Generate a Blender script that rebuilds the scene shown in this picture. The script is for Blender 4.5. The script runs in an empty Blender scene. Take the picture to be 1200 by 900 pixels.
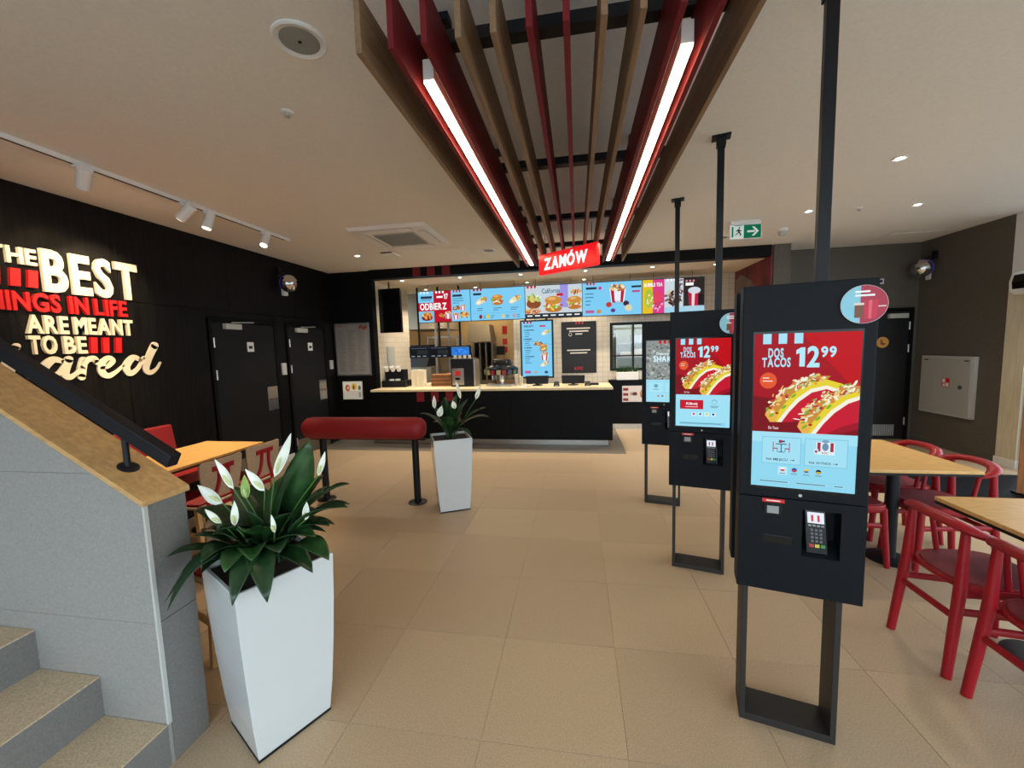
import bpy, bmesh, math, random
from math import pi, sin, cos, radians as R
from mathutils import Vector, Matrix
rnd = random.Random(7)
scene = bpy.context.scene
COL = scene.collection

# ------------------------------------------------------------------ camera
CAM_H = 1.64
cam_data = bpy.data.cameras.new('camera')
cam = bpy.data.objects.new('camera', cam_data); COL.objects.link(cam)
cam_data.sensor_fit = 'HORIZONTAL'; cam_data.sensor_width = 36.0
cam_data.lens = 36.0 * 468.46 / 1200.0
cam_data.clip_start = 0.02; cam_data.clip_end = 200
yaw, pit, rol = .162865, .0916243, -.0285893
fw = Vector((-sin(yaw) * cos(pit), cos(yaw) * cos(pit), -sin(pit)))
rt = Vector((cos(yaw), sin(yaw), 0)); up = rt.cross(fw)
r2 = cos(rol) * rt + sin(rol) * up; u2 = -sin(rol) * rt + cos(rol) * up
m = Matrix((r2, u2, -fw)).transposed().to_4x4(); m.translation = (0, 0, CAM_H)
cam.matrix_world = m
scene.camera = cam

# ------------------------------------------------------------------ sky, exposure
world = bpy.data.worlds.new('overcast_sky'); scene.world = world
world.use_nodes = True
bg = world.node_tree.nodes['Background']
bg.inputs[0].default_value = (0.78, 0.90, 1.0, 1); bg.inputs[1].default_value = 4.7
vs = scene.view_settings
vs.view_transform = 'Standard'; vs.look = 'None'; vs.gamma = 1.0; vs.exposure = 0.14
vs.use_curve_mapping = False
CZ = 3.06                      # ceiling height
XL, XR = -4.40, 5.22           # left and right walls
YB = 6.75                      # black wall beside the kitchen opening
YR = 7.20                      # grey wall behind the dining side
YW = -2.6                      # glazed front behind the camera
KZ = 2.90                      # kitchen ceiling

def area_portal(name, loc, rot, sx, sy):
    l = bpy.data.lights.new(name, 'AREA'); l.shape = 'RECTANGLE'; l.size = sx; l.size_y = sy
    l.cycles.is_portal = True
    o = bpy.data.objects.new(name, l); COL.objects.link(o); o.location = loc; o.rotation_euler = rot
    return o
area_portal('window_portal', (XR + .12, 1.55, 1.5), (0, R(90), 0), 2.9, 8.3)
area_portal('window_portal', (.4, YW - .12, 1.5), (R(90), 0, 0), 9.4, 2.9)

# ------------------------------------------------------------------ materials
def lin(h):
    h = h.lstrip('#'); c = [int(h[i:i + 2], 16) / 255 for i in (0, 2, 4)]
    return tuple((x / 12.92 if x <= .04045 else ((x + .055) / 1.055) ** 2.4) for x in c)
def mat(name, col, rough=.5, metal=0.0, noise=None, amt=.15, bump=0.0, coat=0.0, stretch=(1, 1, 1), col2=None, spec=None, emit=None, es=0.0):
    M = bpy.data.materials.new(name); M.use_nodes = True
    nt = M.node_tree; p = nt.nodes['Principled BSDF']
    if isinstance(col, str): col = lin(col)
    p.inputs['Base Color'].default_value = (*col, 1)
    p.inputs['Roughness'].default_value = rough; p.inputs['Metallic'].default_value = metal
    if coat: p.inputs['Coat Weight'].default_value = coat; p.inputs['Coat Roughness'].default_value = .08
    if spec is not None: p.inputs['Specular IOR Level'].default_value = spec
    if emit:
        p.inputs['Emission Color'].default_value = (*emit, 1); p.inputs['Emission Strength'].default_value = es
    if noise:
        tc = nt.nodes.new('ShaderNodeTexCoord'); mp = nt.nodes.new('ShaderNodeMapping')
        mp.inputs['Scale'].default_value = stretch
        n = nt.nodes.new('ShaderNodeTexNoise'); n.inputs['Scale'].default_value = noise; n.inputs['Detail'].default_value = 4
        geo = nt.nodes.new('ShaderNodeNewGeometry')
        nt.links.new(geo.outputs['Position'], mp.inputs['Vector']); nt.links.new(mp.outputs[0], n.inputs['Vector'])
        rp = nt.nodes.new('ShaderNodeValToRGB')
        a, b = rp.color_ramp.elements
        a.position = .32; b.position = .68
        lo = tuple(max(0, x * (1 - amt)) for x in col); hi = tuple(min(1, x * (1 + amt)) for x in col)
        if col2: lo = lin(col2) if isinstance(col2, str) else col2
        a.color = (*lo, 1); b.color = (*hi, 1)
        nt.links.new(n.outputs['Fac'], rp.inputs[0]); nt.links.new(rp.outputs[0], p.inputs['Base Color'])
        if bump:
            bp = nt.nodes.new('ShaderNodeBump'); bp.inputs['Strength'].default_value = bump; bp.inputs['Distance'].default_value = .004
            nt.links.new(n.outputs['Fac'], bp.inputs['Height']); nt.links.new(bp.outputs[0], p.inputs['Normal'])
    return M
def brickmat(name, c1, c2, mortar, w, h, rough=.35):
    M = bpy.data.materials.new(name); M.use_nodes = True; nt = M.node_tree; p = nt.nodes['Principled BSDF']
    geo = nt.nodes.new('ShaderNodeNewGeometry'); sp = nt.nodes.new('ShaderNodeSeparateXYZ'); ad = nt.nodes.new('ShaderNodeMath')
    cb = nt.nodes.new('ShaderNodeCombineXYZ'); b = nt.nodes.new('ShaderNodeTexBrick')
    nt.links.new(geo.outputs['Position'], sp.inputs[0]); nt.links.new(sp.outputs[0], ad.inputs[0]); nt.links.new(sp.outputs[1], ad.inputs[1])
    nt.links.new(ad.outputs[0], cb.inputs[0]); nt.links.new(sp.outputs[2], cb.inputs[1]); nt.links.new(cb.outputs[0], b.inputs['Vector'])
    b.inputs['Color1'].default_value = (*lin(c1), 1); b.inputs['Color2'].default_value = (*lin(c2), 1); b.inputs['Mortar'].default_value = (*lin(mortar), 1)
    b.inputs['Scale'].default_value = 1; b.inputs['Brick Width'].default_value = w; b.inputs['Row Height'].default_value = h; b.inputs['Mortar Size'].default_value = .006
    b.offset = 0.0
    nt.links.new(b.outputs[0], p.inputs['Base Color']); p.inputs['Roughness'].default_value = rough
    return M
def printmat(name, emis):
    M = bpy.data.materials.new(name); M.use_nodes = True; nt = M.node_tree; p = nt.nodes['Principled BSDF']
    a = nt.nodes.new('ShaderNodeAttribute'); a.attribute_name = 'Col'
    if emis:
        p.inputs['Base Color'].default_value = (.004, .004, .004, 1); p.inputs['Roughness'].default_value = .3; p.inputs['Specular IOR Level'].default_value = .07
        nt.links.new(a.outputs['Color'], p.inputs['Emission Color']); p.inputs['Emission Strength'].default_value = emis
    else:
        nt.links.new(a.outputs['Color'], p.inputs['Base Color']); p.inputs['Roughness'].default_value = .45
    return M
def emat(name, col, s):
    return mat(name, (.02, .02, .02), .4, emit=col, es=s)
def glassmat(name, tint=(.95, .97, .97)):
    M = bpy.data.materials.new(name); M.use_nodes = True; nt = M.node_tree
    for n in list(nt.nodes):
        if n.type == 'BSDF_PRINCIPLED': nt.nodes.remove(n)
    out = [n for n in nt.nodes if n.type == 'OUTPUT_MATERIAL'][0]
    t = nt.nodes.new('ShaderNodeBsdfTransparent'); t.inputs[0].default_value = (*tint, 1)
    g = nt.nodes.new('ShaderNodeBsdfGlossy'); g.inputs['Roughness'].default_value = .03
    mx = nt.nodes.new('ShaderNodeMixShader'); mx.inputs[0].default_value = .07
    nt.links.new(t.outputs[0], mx.inputs[1]); nt.links.new(g.outputs[0], mx.inputs[2]); nt.links.new(mx.outputs[0], out.inputs[0])
    return M
MT = dict(
    tile=mat('floor_tile', '#b39d80', .42, noise=170, amt=.17, bump=.08),
    tile2=mat('floor_tile', '#ae987c', .42, noise=170, amt=.17, bump=.08),
    grout=mat('grout', '#9c8a70', .7),
    dark_tile=mat('dark_floor_strip', '#6e675d', .45, noise=150, amt=.2),
    ceiling=mat('ceiling_paint', '#eae7e1', .85, noise=60, amt=.03),
    kceil=mat('kitchen_ceiling_paint', '#e0d3bb', .8),
    black_wood=mat('black_wood_panel', (.0042, .0037, .0032), .5, noise=5, amt=.8, stretch=(6, 9, .35), bump=.05, spec=.18),
    black_wall=mat('black_paint', (.003, .003, .0035), .55, spec=.15),
    door_black=mat('anthracite_door', (.010, .010, .011), .5, spec=.2),
    grey_wall=mat('grey_wallcover', (.105, .093, .077), .8, noise=40, amt=.18, stretch=(1, 1, 3)),
    stair_wall=mat('grey_stair_tile', '#8f8e8a', .5, noise=140, amt=.10),
    stair_tread=mat('beige_stair_tread', '#c2ac8e', .5, noise=150, amt=.22),
    stair_riser=mat('grey_stair_riser', '#73726f', .5, noise=150, amt=.14),
    oak=mat('oak', '#c09863', .45, noise=6, amt=.16, stretch=(2, 9, 9), bump=.03),
    oak_table=mat('oak_laminate', '#d3a766', .38, noise=5, amt=.10, stretch=(3, 14, 3)),
    oak_slat=mat('oak_slat', '#876b4f', .55, noise=6, amt=.22, stretch=(8, .6, 8)),
    ply=mat('grey_oak_ply', '#a98f74', .5, noise=8, amt=.12, stretch=(4, 4, 18)),
    brown_wood=mat('brown_wood', '#8a5526', .5, noise=5, amt=.25, stretch=(6, 6, .8)),
    red=mat('red_lacquer', (.30, .005, .012), .38, spec=.35),
    red_seat=mat('dark_red_fabric', (.17, .005, .011), .75, noise=300, amt=.3),
    red_fabric=mat('red_upholstery', (.26, .005, .008), .6, noise=250, amt=.15),
    red_slat=mat('red_slat', (.16, .008, .013), .55, spec=.3),
    red_sign=mat('red_letter', (.62, .012, .014), .45),
    cream=mat('cream_letter', '#efe3c8', .5),
    black_metal=mat('black_metal', (.006, .007, .010), .45, spec=.3),
    kiosk=mat('kiosk_black', (.0032, .0048, .0072), .5, spec=.16),
    kiosk_frame=mat('kiosk_frame', (.022, .020, .019), .5, spec=.3),
    black_gloss=mat('black_gloss', (.003, .003, .0035), .18, spec=.3),
    rubber=mat('rubber', (.012, .012, .012), .8),
    dull=mat('dull_steel', (.30, .26, .20), .55, metal=1.0),
    steel=mat('steel', (.55, .54, .52), .32, metal=1.0, noise=30, amt=.1, stretch=(1, 1, 8)),
    chrome=mat('chrome', (.7, .7, .7), .15, metal=1.0),
    white=mat('white_plastic', '#e8e8e6', .4),
    white_gloss=mat('white_gloss', '#c8cccd', .18, coat=.35),
    white_grille=mat('grey_grille', '#8f9290', .6),
    grey=mat('light_grey', '#b9bab6', .5),
    cab=mat('cabinet_grey', '#a9a9a3', .5),
    soil=mat('soil', (.018, .012, .008), .95, noise=60, amt=.5),
    leaf=mat('leaf', (.009, .032, .009), .32, noise=25, amt=.45, col2=(.008, .028, .008)),
    leaf2=mat('leaf_light', (.018, .065, .015), .35, noise=25, amt=.4),
    stem=mat('leaf_stem', (.06, .16, .03), .45),
    spathe=mat('spathe', '#eef2e6', .45),
    spadix=mat('spadix', '#cfd79a', .6, noise=200, amt=.2),
    ctop=mat('counter_top', '#e0cda6', .35, noise=40, amt=.05),
    tilew=brickmat('cream_wall_tile', '#ddd3c0', '#d8cdb8', '#c6bba7', .10, .10),
    kitwall=mat('kitchen_wall', '#d8b98a', .6, noise=3, amt=.05),
    board=mat('cardboard', '#8f5d34', .7, noise=20, amt=.1),
    card=mat('carton', '#e4dac4', .6),
    purple=mat('violet_ring', (.10, .04, .55), .3, emit=(.10, .03, .7), es=.12),
    screen=printmat('screen_image', .92), prnt=printmat('print', 0),
    backlit=printmat('backlit_print', .55),
    led=emat('led_diffuser', (1.0, .78, .48), 24.0),
    lamp=emat('lamp_disc', (1.0, .90, .74), 14.0),
    spot=emat('spot_disc', (1.0, .84, .60), 14.0),
    redlit=mat('red_light_box', (.6, .01, .012), .3, emit=(.75, .008, .012), es=.85),
    whitelit=emat('white_light_letter', (1, 1, 1), 1.2),
    lightbox=emat('shelf_lamp', (1.0, .85, .62), 1.2),
    glass=glassmat('glass'),
    mural=mat('red_mural', (.16, .012, .022), .5, noise=2.2, amt=.8),
    mural2=mat('mural_bucket', (.22, .17, .14), .5, noise=6, amt=.25),
    wood_dark=mat('brown_tray', (.09, .035, .02), .6),
    asphalt=mat('pavement', (.25, .25, .25), .9),
)

# ------------------------------------------------------------------ mesh helpers
class MB:
    def __init__(s): s.v = []; s.f = []
    def add(s, vs, fs):
        o = len(s.v); s.v += [Vector(p) for p in vs]; s.f += [tuple(i + o for i in f) for f in fs]; return s
    def box(s, x0, y0, z0, x1, y1, z1):
        return s.add([(x0, y0, z0), (x1, y0, z0), (x1, y1, z0), (x0, y1, z0), (x0, y0, z1), (x1, y0, z1), (x1, y1, z1), (x0, y1, z1)],
                     [(3, 2, 1, 0), (4, 5, 6, 7), (0, 1, 5, 4), (1, 2, 6, 5), (2, 3, 7, 6), (3, 0, 4, 7)])
    def hexa(s, b, t):       # bottom and top quads, counter-clockwise from above
        return s.add(list(b) + list(t), [(3, 2, 1, 0), (4, 5, 6, 7), (0, 1, 5, 4), (1, 2, 6, 5), (2, 3, 7, 6), (3, 0, 4, 7)])
    def bar(s, p0, p1, w, h, upv=(0, 0, 1)):      # rectangular bar between two points
        p0 = Vector(p0); p1 = Vector(p1); d = (p1 - p0).normalized(); u = Vector(upv)
        a = d.cross(u)
        if a.length < 1e-4: a = d.cross(Vector((0, 1, 0)))
        a.normalize(); b = a.cross(d).normalized(); a *= w / 2; b *= h / 2
        return s.hexa([p0 - a - b, p0 + a - b, p1 + a - b, p1 - a - b], [p0 - a + b, p0 + a + b, p1 + a + b, p1 - a + b])
    def ring(s, c, a, b, r, n):
        return [c + a * (r * cos(2 * pi * i / n)) + b * (r * sin(2 * pi * i / n)) for i in range(n)]
    def tube(s, pts, r, n=10, cap=True, flat=1.0, upv=None):
        pts = [Vector(p) for p in pts]; N = len(pts)
        rs = r if isinstance(r, (list, tuple)) else [r] * N
        o = len(s.v); ref = None
        for i, p in enumerate(pts):
            d = (pts[min(i + 1, N - 1)] - pts[max(i - 1, 0)]).normalized()
            if upv is not None: a = Vector(upv).cross(d)
            elif ref is None: a = d.cross(Vector((0, 0, 1)) if abs(d.z) < .9 else Vector((1, 0, 0)))
            else: a = ref - d * ref.dot(d)
            a.normalize(); b = d.cross(a); ref = a
            s.v += [p + a * (rs[i] * cos(2 * pi * k / n)) + b * (rs[i] * flat * sin(2 * pi * k / n)) for k in range(n)]
        for i in range(N - 1):
            for k in range(n):
                k2 = (k + 1) % n
                s.f.append((o + i * n + k, o + i * n + k2, o + (i + 1) * n + k2, o + (i + 1) * n + k))
        if cap:
            s.f.append(tuple(o + k for k in reversed(range(n)))); s.f.append(tuple(o + (N - 1) * n + k for k in range(n)))
        return s
    def cyl(s, p0, p1, r0, r1=None, n=20):
        return s.tube([p0, p1], [r0, r0 if r1 is None else r1], n)
    def lathe(s, prof, c=(0, 0, 0), n=24, axis=(0, 0, 1)):
        c = Vector(c); ax = Vector(axis).normalized()
        a = ax.cross(Vector((0, 1, 0)) if abs(ax.y) < .9 else Vector((1, 0, 0))).normalized(); b = ax.cross(a)
        o = len(s.v)
        for r, h in prof: s.v += s.ring(c + ax * h, a, b, max(r, 1e-4), n)
        for i in range(len(prof) - 1):
            for k in range(n):
                k2 = (k + 1) % n
                s.f.append((o + i * n + k, o + i * n + k2, o + (i + 1) * n + k2, o + (i + 1) * n + k))
        s.f.append(tuple(o + k for k in reversed(range(n)))); s.f.append(tuple(o + (len(prof) - 1) * n + k for k in range(n)))
        return s
    def prism(s, poly, f):   # poly: 2-D points, f(u, v, k) -> 3-D with k 0/1
        n = len(poly)
        return s.add([f(u, v, 0) for u, v in poly] + [f(u, v, 1) for u, v in poly],
                     [tuple(reversed(range(n))), tuple(range(n, 2 * n))] + [(i, (i + 1) % n, n + (i + 1) % n, n + i) for i in range(n)])
    def build(s, name, material, parent=None, bevel=0, smooth=False, world=True, seg=2, flat=False):
        return link_mesh(name, s.v, s.f, material, parent, bevel, smooth, world, seg)

TM = {}                        # transforms of things, so world-space geometry can be made local
def link_mesh(name, v, f, material, parent=None, bevel=0, smooth=False, world=True, seg=2):
    me = bpy.data.meshes.new(name)
    o = bpy.data.objects.new(name, me); COL.objects.link(o)
    if parent is not None:
        o.parent = parent
        if world:
            inv = TM[parent.name].inverted(); v = [inv @ Vector(p) for p in v]
        TM[o.name] = TM[parent.name]
    else:
        c = Vector(((min(p[0] for p in v) + max(p[0] for p in v)) / 2, (min(p[1] for p in v) + max(p[1] for p in v)) / 2, min(p[2] for p in v)))
        v = [Vector(p) - c for p in v]; o.location = c; TM[o.name] = Matrix.Translation(c)
    me.from_pydata([tuple(p) for p in v], [], f)
    bm = bmesh.new(); bm.from_mesh(me); bmesh.ops.recalc_face_normals(bm, faces=bm.faces); bm.to_mesh(me); bm.free()
    me.materials.append(MT[material] if isinstance(material, str) else material)
    if smooth:
        me.shade_smooth(); me.set_sharp_from_angle(angle=R(40))
    if bevel:
        b = o.modifiers.new('bevel', 'BEVEL'); b.width = bevel; b.segments = seg; b.limit_method = 'ANGLE'; b.angle_limit = R(35)
    return o
def tag(o, label, cat=None, group=None):
    o['label'] = label
    if cat: o['category'] = cat
    if group: o['group'] = group
    return o
def struct(o, label=None, cat=None):
    o['kind'] = 'structure'
    if label: o['label'] = label
    if cat: o['category'] = cat
    return o
def thing(name, loc, rz, label, cat, group=None):
    o = bpy.data.objects.new(name, None); COL.objects.link(o); o.empty_display_size = .1
    o.location = loc; o.rotation_euler = (0, 0, rz)
    TM[o.name] = Matrix.Translation(loc) @ Matrix.Rotation(rz, 4, 'Z')
    tag(o, label, cat, group); return o
def copy_tree(o, parent=None, loc=None, rz=None, label=None, group=None):
    c = o.copy(); COL.objects.link(c)
    if parent is not None: c.parent = parent
    if loc is not None: c.location = loc
    if rz is not None: c.rotation_euler = (0, 0, rz)
    if label: c['label'] = label
    if group: c['group'] = group
    for ch in [k for k in bpy.data.objects if k.parent == o]: copy_tree(ch, c)
    return c

# ------------------------------------------------------------------ glyphs (the built-in font)
GL = {}
def glyph(ch, bold, ext=False):
    k = (ch, bold, ext)
    if k not in GL:
        cu = bpy.data.curves.new('glyph', 'FONT'); cu.body = ch; cu.resolution_u = 3; cu.offset = .032 if bold == 2 else (.016 if bold else 0)
        if ext: cu.extrude = .5
        ob = bpy.data.objects.new('glyph', cu); COL.objects.link(ob)
        dg = bpy.context.evaluated_depsgraph_get()
        me = bpy.data.meshes.new_from_object(ob.evaluated_get(dg))
        v = [tuple(p.co) for p in me.vertices]; f = [tuple(p.vertices) for p in me.polygons]
        bpy.data.objects.remove(ob); bpy.data.curves.remove(cu); bpy.data.meshes.remove(me)
        GL[k] = (v, f)
    return GL[k]
CAP0 = max(p[1] for p in glyph('H', 0)[0])
GL[('1', 2, False)] = ([(.14, 0, 0), (.36, 0, 0), (.36, CAP0, 0), (.20, CAP0, 0), (.0, CAP0 * .86, 0), (.0, CAP0 * .64, 0), (.14, CAP0 * .70, 0)], [(0, 1, 2, 3, 4, 5, 6)])
def layout(s, bold, gap=.055, ext=False):
    x = 0; out = []
    for ch in s:
        if ch == 'Ó' and ('Ó', bold, ext) not in GL:
            v, f = glyph('O', bold, ext); cx = (min(p[0] for p in v) + max(p[0] for p in v)) / 2; n0 = len(v); h = .5 if ext else 0
            q = [(cx - .05, CAP0 * 1.08), (cx + .08, CAP0 * 1.08), (cx + .17, CAP0 * 1.30), (cx - .01, CAP0 * 1.30)]
            GL[('Ó', bold, ext)] = (v + [(a, b, -h) for a, b in q] + [(a, b, h) for a, b in q], f + [(n0 + 3, n0 + 2, n0 + 1, n0), (n0 + 4, n0 + 5, n0 + 6, n0 + 7)] + [(n0 + i, n0 + (i + 1) % 4, n0 + 4 + (i + 1) % 4, n0 + 4 + i) for i in range(4)])
        if ch == ' ': x += .26; continue
        v, f = glyph(ch, bold, ext)
        if not v: continue
        a = min(p[0] for p in v); b = max(p[0] for p in v)
        out.append((ch, x - a, v, f)); x += b - a + gap
    return out, x - gap
CAP = max(p[1] for p in glyph('H', 0)[0])
for ch in set('THEBSINGLIFARMOZWDCKYPUJAVN12345678907do Taclifrni'): 
    if ch != ' ': glyph(ch, 1)

class Print:
    """flat printed picture: coloured shapes in a w x h rectangle, facing -Y of its parent"""
    def __init__(s, w, h, bgc='#000000'):
        s.w, s.h = w, h; s.v = []; s.f = []; s.c = []; s.k = 0
        if bgc: s.rect(0, 0, 1, 1, bgc)
    def _add(s, pts, faces, col):
        o = len(s.v); d = -.00001 * s.k; s.k += 1
        s.v += [(min(1, max(0, p[0])) * s.w, d, min(1, max(0, p[1])) * s.h) for p in pts]
        c = lin(col) if isinstance(col, str) else col
        for f in faces: s.f.append(tuple(i + o for i in f)); s.c.append(c)
    def rect(s, x0, y0, x1, y1, col): s._add([(x0, y0), (x1, y0), (x1, y1), (x0, y1)], [(0, 1, 2, 3)], col)
    def poly(s, pts, col): s._add(pts, [tuple(range(len(pts)))], col)
    def ell(s, cx, cy, rx, ry, col, n=18, rot=0):
        a = s.w / s.h; P = []
        for i in range(n):
            t = 2 * pi * i / n; ex, ey = rx * cos(t), ry * sin(t) / a
            P.append((cx + ex * cos(rot) - ey * sin(rot) , cy + (ex * sin(rot) + ey * cos(rot)) * a))
        s.poly(P, col)
    def text(s, t, x0, y0, x1, y1, col, bold=1):
        out, wd = layout(t, bold, .085 if bold == 2 else .06)
        s.k += 1
        for ch, dx, v, f in out:
            k = s.k
            s._add([(x0 + (p[0] + dx) / wd * (x1 - x0), y0 + p[1] / CAP * (y1 - y0)) for p in v], f, col); s.k = k
        s.k += 1
    def bars(s, x0, y0, x1, n, dy, col, t=.3):
        for i in range(n):
            s.rect(x0, y0 - i * dy - dy * t, x0 + (x1 - x0) * (.55 + .45 * rnd.random()), y0 - i * dy, col)
    def blobs(s, cx, cy, rx, ry, cols, n, size, stretch=2.0):
        for i in range(n):
            a = rnd.random() * 2 * pi; q = math.sqrt(rnd.random())
            s.ell(cx + rx * q * cos(a), cy + ry * q * sin(a), size * (.6 + .8 * rnd.random()), size * (.6 + .8 * rnd.random()) / stretch * s.w / s.h, rnd.choice(cols), 7, rnd.random() * pi)
    def stripes(s, x0, y0, y1, w, col):
        for i in range(3): s.rect(x0 + i * w * 1.85, y0, x0 + i * w * 1.85 + w, y1, col)
    def build(s, name, parent, loc, material='screen', rz=0):
        me = bpy.data.meshes.new(name); me.from_pydata(s.v, [], s.f)
        at = me.color_attributes.new('Col', 'FLOAT_COLOR', 'CORNER')
        i = 0
        for f, c in zip(s.f, s.c):
            for _ in f: at.data[i].color = (*c, 1); i += 1
        me.materials.append(MT[material])
        o = bpy.data.objects.new(name, me); COL.objects.link(o)
        o.parent = parent; o.location = loc; o.rotation_euler = (0, 0, rz); TM[o.name] = Matrix()
        return o
def lamp(name, kind, loc, energy, col, parent=None, target=None, **kw):
    l = bpy.data.lights.new(name, kind); l.energy = energy; l.color = col
    for k, v in kw.items(): setattr(l, k, v)
    o = bpy.data.objects.new(name, l); COL.objects.link(o)
    loc = Vector(loc)
    q = ((Vector(target) - loc).to_track_quat('-Z', 'Y').to_matrix().to_4x4() if target is not None else Matrix())
    M = Matrix.Translation(loc) @ q
    if parent is not None:
        o.parent = parent; M = TM[parent.name].inverted() @ M
    o.matrix_local = M
    return o
WARM = (1.0, .76, .48); WARM2 = (1.0, .86, .68)

# ================================================================== SETTING
# ---- floor: separate tiles with recessed joints
fl = struct(MB().box(XL - .1, YW - .1, -.2, XR + .1, 10.9, -.003).build('floor', 'grout'), 'beige speckled tile floor of the restaurant')
T = .6; gx0 = -.42 - 7 * T; gy0 = 1.487 - 2 * T
def tile_mesh(w, d, key, cache={}):
    k = (round(w, 3), round(d, 3), key)
    if k not in cache:
        b = MB(); c = .0008; g = .0009
        b.hexa([(g, g, -.003), (w - g, g, -.003), (w - g, d - g, -.003), (g, d - g, -.003)], [(g, g, -c), (w - g, g, -c), (w - g, d - g, -c), (g, d - g, -c)])
        b.hexa([(g, g, -c), (w - g, g, -c), (w - g, d - g, -c), (g, d - g, -c)], [(g + c, g + c, 0), (w - g - c, g + c, 0), (w - g - c, d - g - c, 0), (g + c, d - g - c, 0)])
        me = bpy.data.meshes.new('tile'); me.from_pydata([tuple(p) for p in b.v], [], b.f); me.materials.append(MT[key]); cache[k] = me
    return cache[k]
def add_tile(x0, y0, x1, y1, key):
    o = bpy.data.objects.new('tile', tile_mesh(x1 - x0, y1 - y0, key)); COL.objects.link(o); o.parent = fl
    o.location = Vector((x0, y0, 0)) - fl.location
MATX0, MATX1, MATY0 = -3.6, .72, 6.06
for i in range(18):
    for j in range(14):
        x0, x1 = gx0 + i * T, gx0 + (i + 1) * T; y0, y1 = gy0 + j * T, gy0 + (j + 1) * T
        x0, x1 = max(x0, XL), min(x1, XR); y1 = min(y1, 8.1)
        if x1 - x0 < .03 or y1 - y0 < .03: continue
        if x0 < MATX1 and y1 > MATY0:                     # dark border in front of the counter
            if y0 < MATY0: add_tile(x0, y0, x1, MATY0, 'tile')
            if x1 > MATX1: add_tile(MATX1, max(y0, MATY0), x1, y1, 'tile')
            continue
        add_tile(x0, y0, x1, y1, 'tile' if rnd.random() < .6 else 'tile2')
o = MB().box(XL, MATY0 + .002, -.003, MATX1 - .002, 8.1, -.0005).build('border_strip', 'dark_tile', fl)
o = MB().box(XL, YW, -.003, XR, gy0, 0).build('floor_field', 'tile', fl)
o = MB().box(XL, 8.1, -.003, XR, 10.8, 0).build('kitchen_floor', 'dark_tile', fl)

# ---- ceiling
struct(MB().box(XL - .1, YW - .1, CZ, XR + .1, YR + .1, CZ + .12).build('ceiling', 'ceiling'), 'off-white plaster ceiling')
struct(MB().box(XL, 6.87, KZ, 2.95, 10.9, KZ + .1).build('kitchen_ceiling', 'kceil'), 'cream ceiling over the kitchen', 'ceiling')
# ---- left wall: black wood panels
wl = struct(MB().box(XL - .15, YW, 0, XL - .016, YB + .1, CZ).build('wall_left', 'black_wall'), 'black wood panelled wall')
def panel(y0, y1, z0, z1):
    MB().box(XL - .016, y0 + .002, z0 + .002, XL, y1 - .002, z1 - .002).build('panel', 'black_wood', wl, bevel=.0015, seg=1)
cols = [YW, -1.70, -.45, .81, 2.06, 3.31, 4.56, 5.81, YB]
for a, b in zip(cols[:-1], cols[1:]): panel(a, b, 2.2, CZ)
lower = [YW, -1.70, -.45, .81, 2.06, 3.31, 4.21]
for a, b in zip(lower[:-1], lower[1:]): panel(a, b, 0, 2.2)
panel(5.33, 5.52, 0, 2.2); panel(6.50, YB, 0, 2.2); panel(4.21, 5.33, 2.12, 2.2); panel(5.52, 6.50, 2.12, 2.2)
# skirting
struct(MB().box(XL, 5.33, 0, XL + .012, 5.52, .09).build('baseboard_left', 'grey'), 'tile skirting on the black wall')
# ---- black wall left of the kitchen opening, header above it
wb = struct(MB().box(XL - .1, YB, 0, -3.60, YB + .15, CZ).build('wall_back', 'black_wall'), 'black wall between the doors and the counter')
struct(MB().box(XL + .02, YB - .012, 0, -3.62, YB, .11).build('baseboard_back', 'grey'), 'pale skirting under the black wall')
hd = struct(MB().box(-3.60, YB - .06, KZ, 2.90, YB + .12, CZ).build('trim_1', 'black_wall'), 'black header beam over the kitchen opening')
for x0 in (-2.78, -2.52, -2.25):
    MB().box(x0, YB - .066, KZ + .003, x0 + .135, YB - .06, CZ - .002).build('red_stripe', 'red_slat', hd)
# ---- right side: kitchen side wall, pillar, grey walls
struct(MB().box(2.93, YB - .06, 0, 3.16, YR + .9, CZ).build('wall_pillar', 'grey_wall'), 'grey pillar at the end of the kitchen opening')
mu = struct(MB().box(2.90, YB - .04, 0, 2.93, 8.1, CZ - .02).build('wall_kitchen_right', 'mural'), 'dark red mural wall beside the kitchen')
pts = [(7.0, 2.3), (7.35, 2.62), (7.8, 2.8), (8.05, 2.75), (8.05, 2.5), (7.7, 2.35), (7.3, 2.1), (7.05, 2.05)]
MB().prism(pts, lambda u, v, k: (2.90 - .004 * k, u, v)).build('mural_shape', 'mural2', mu)
struct(MB().box(3.16, YR, 0, XR + .1, YR + .12, CZ).build('wall_back_right', 'grey_wall'), 'grey textured wall behind the dining tables')
struct(MB().box(XR, 5.86, 0, XR + .14, YR, CZ).build('wall_right', 'grey_wall'), 'grey textured wall with the hydrant cabinet')
struct(MB().box(XR - .006, 5.9, 0, XR, YR, .1).build('baseboard_right', 'grey_wall'), 'grey skirting on the right wall')
# entrance jamb, pale wood, with white base
jb = struct(MB().box(XR - .02, 5.62, .1, XR + .2, 5.86, 2.28).build('trim_2', mat('pale_wood', '#d9cfb4', .5, noise=6, amt=.08, stretch=(6, 6, .6))), 'pale wooden entrance jamb')
MB().box(XR - .03, 5.61, 0, XR + .2, 5.87, .1).build('jamb_base', 'white', jb)
MB().box(XR, 5.62, 2.28, XR + .2, 5.86, CZ).build('jamb_head', 'white', jb)
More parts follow.
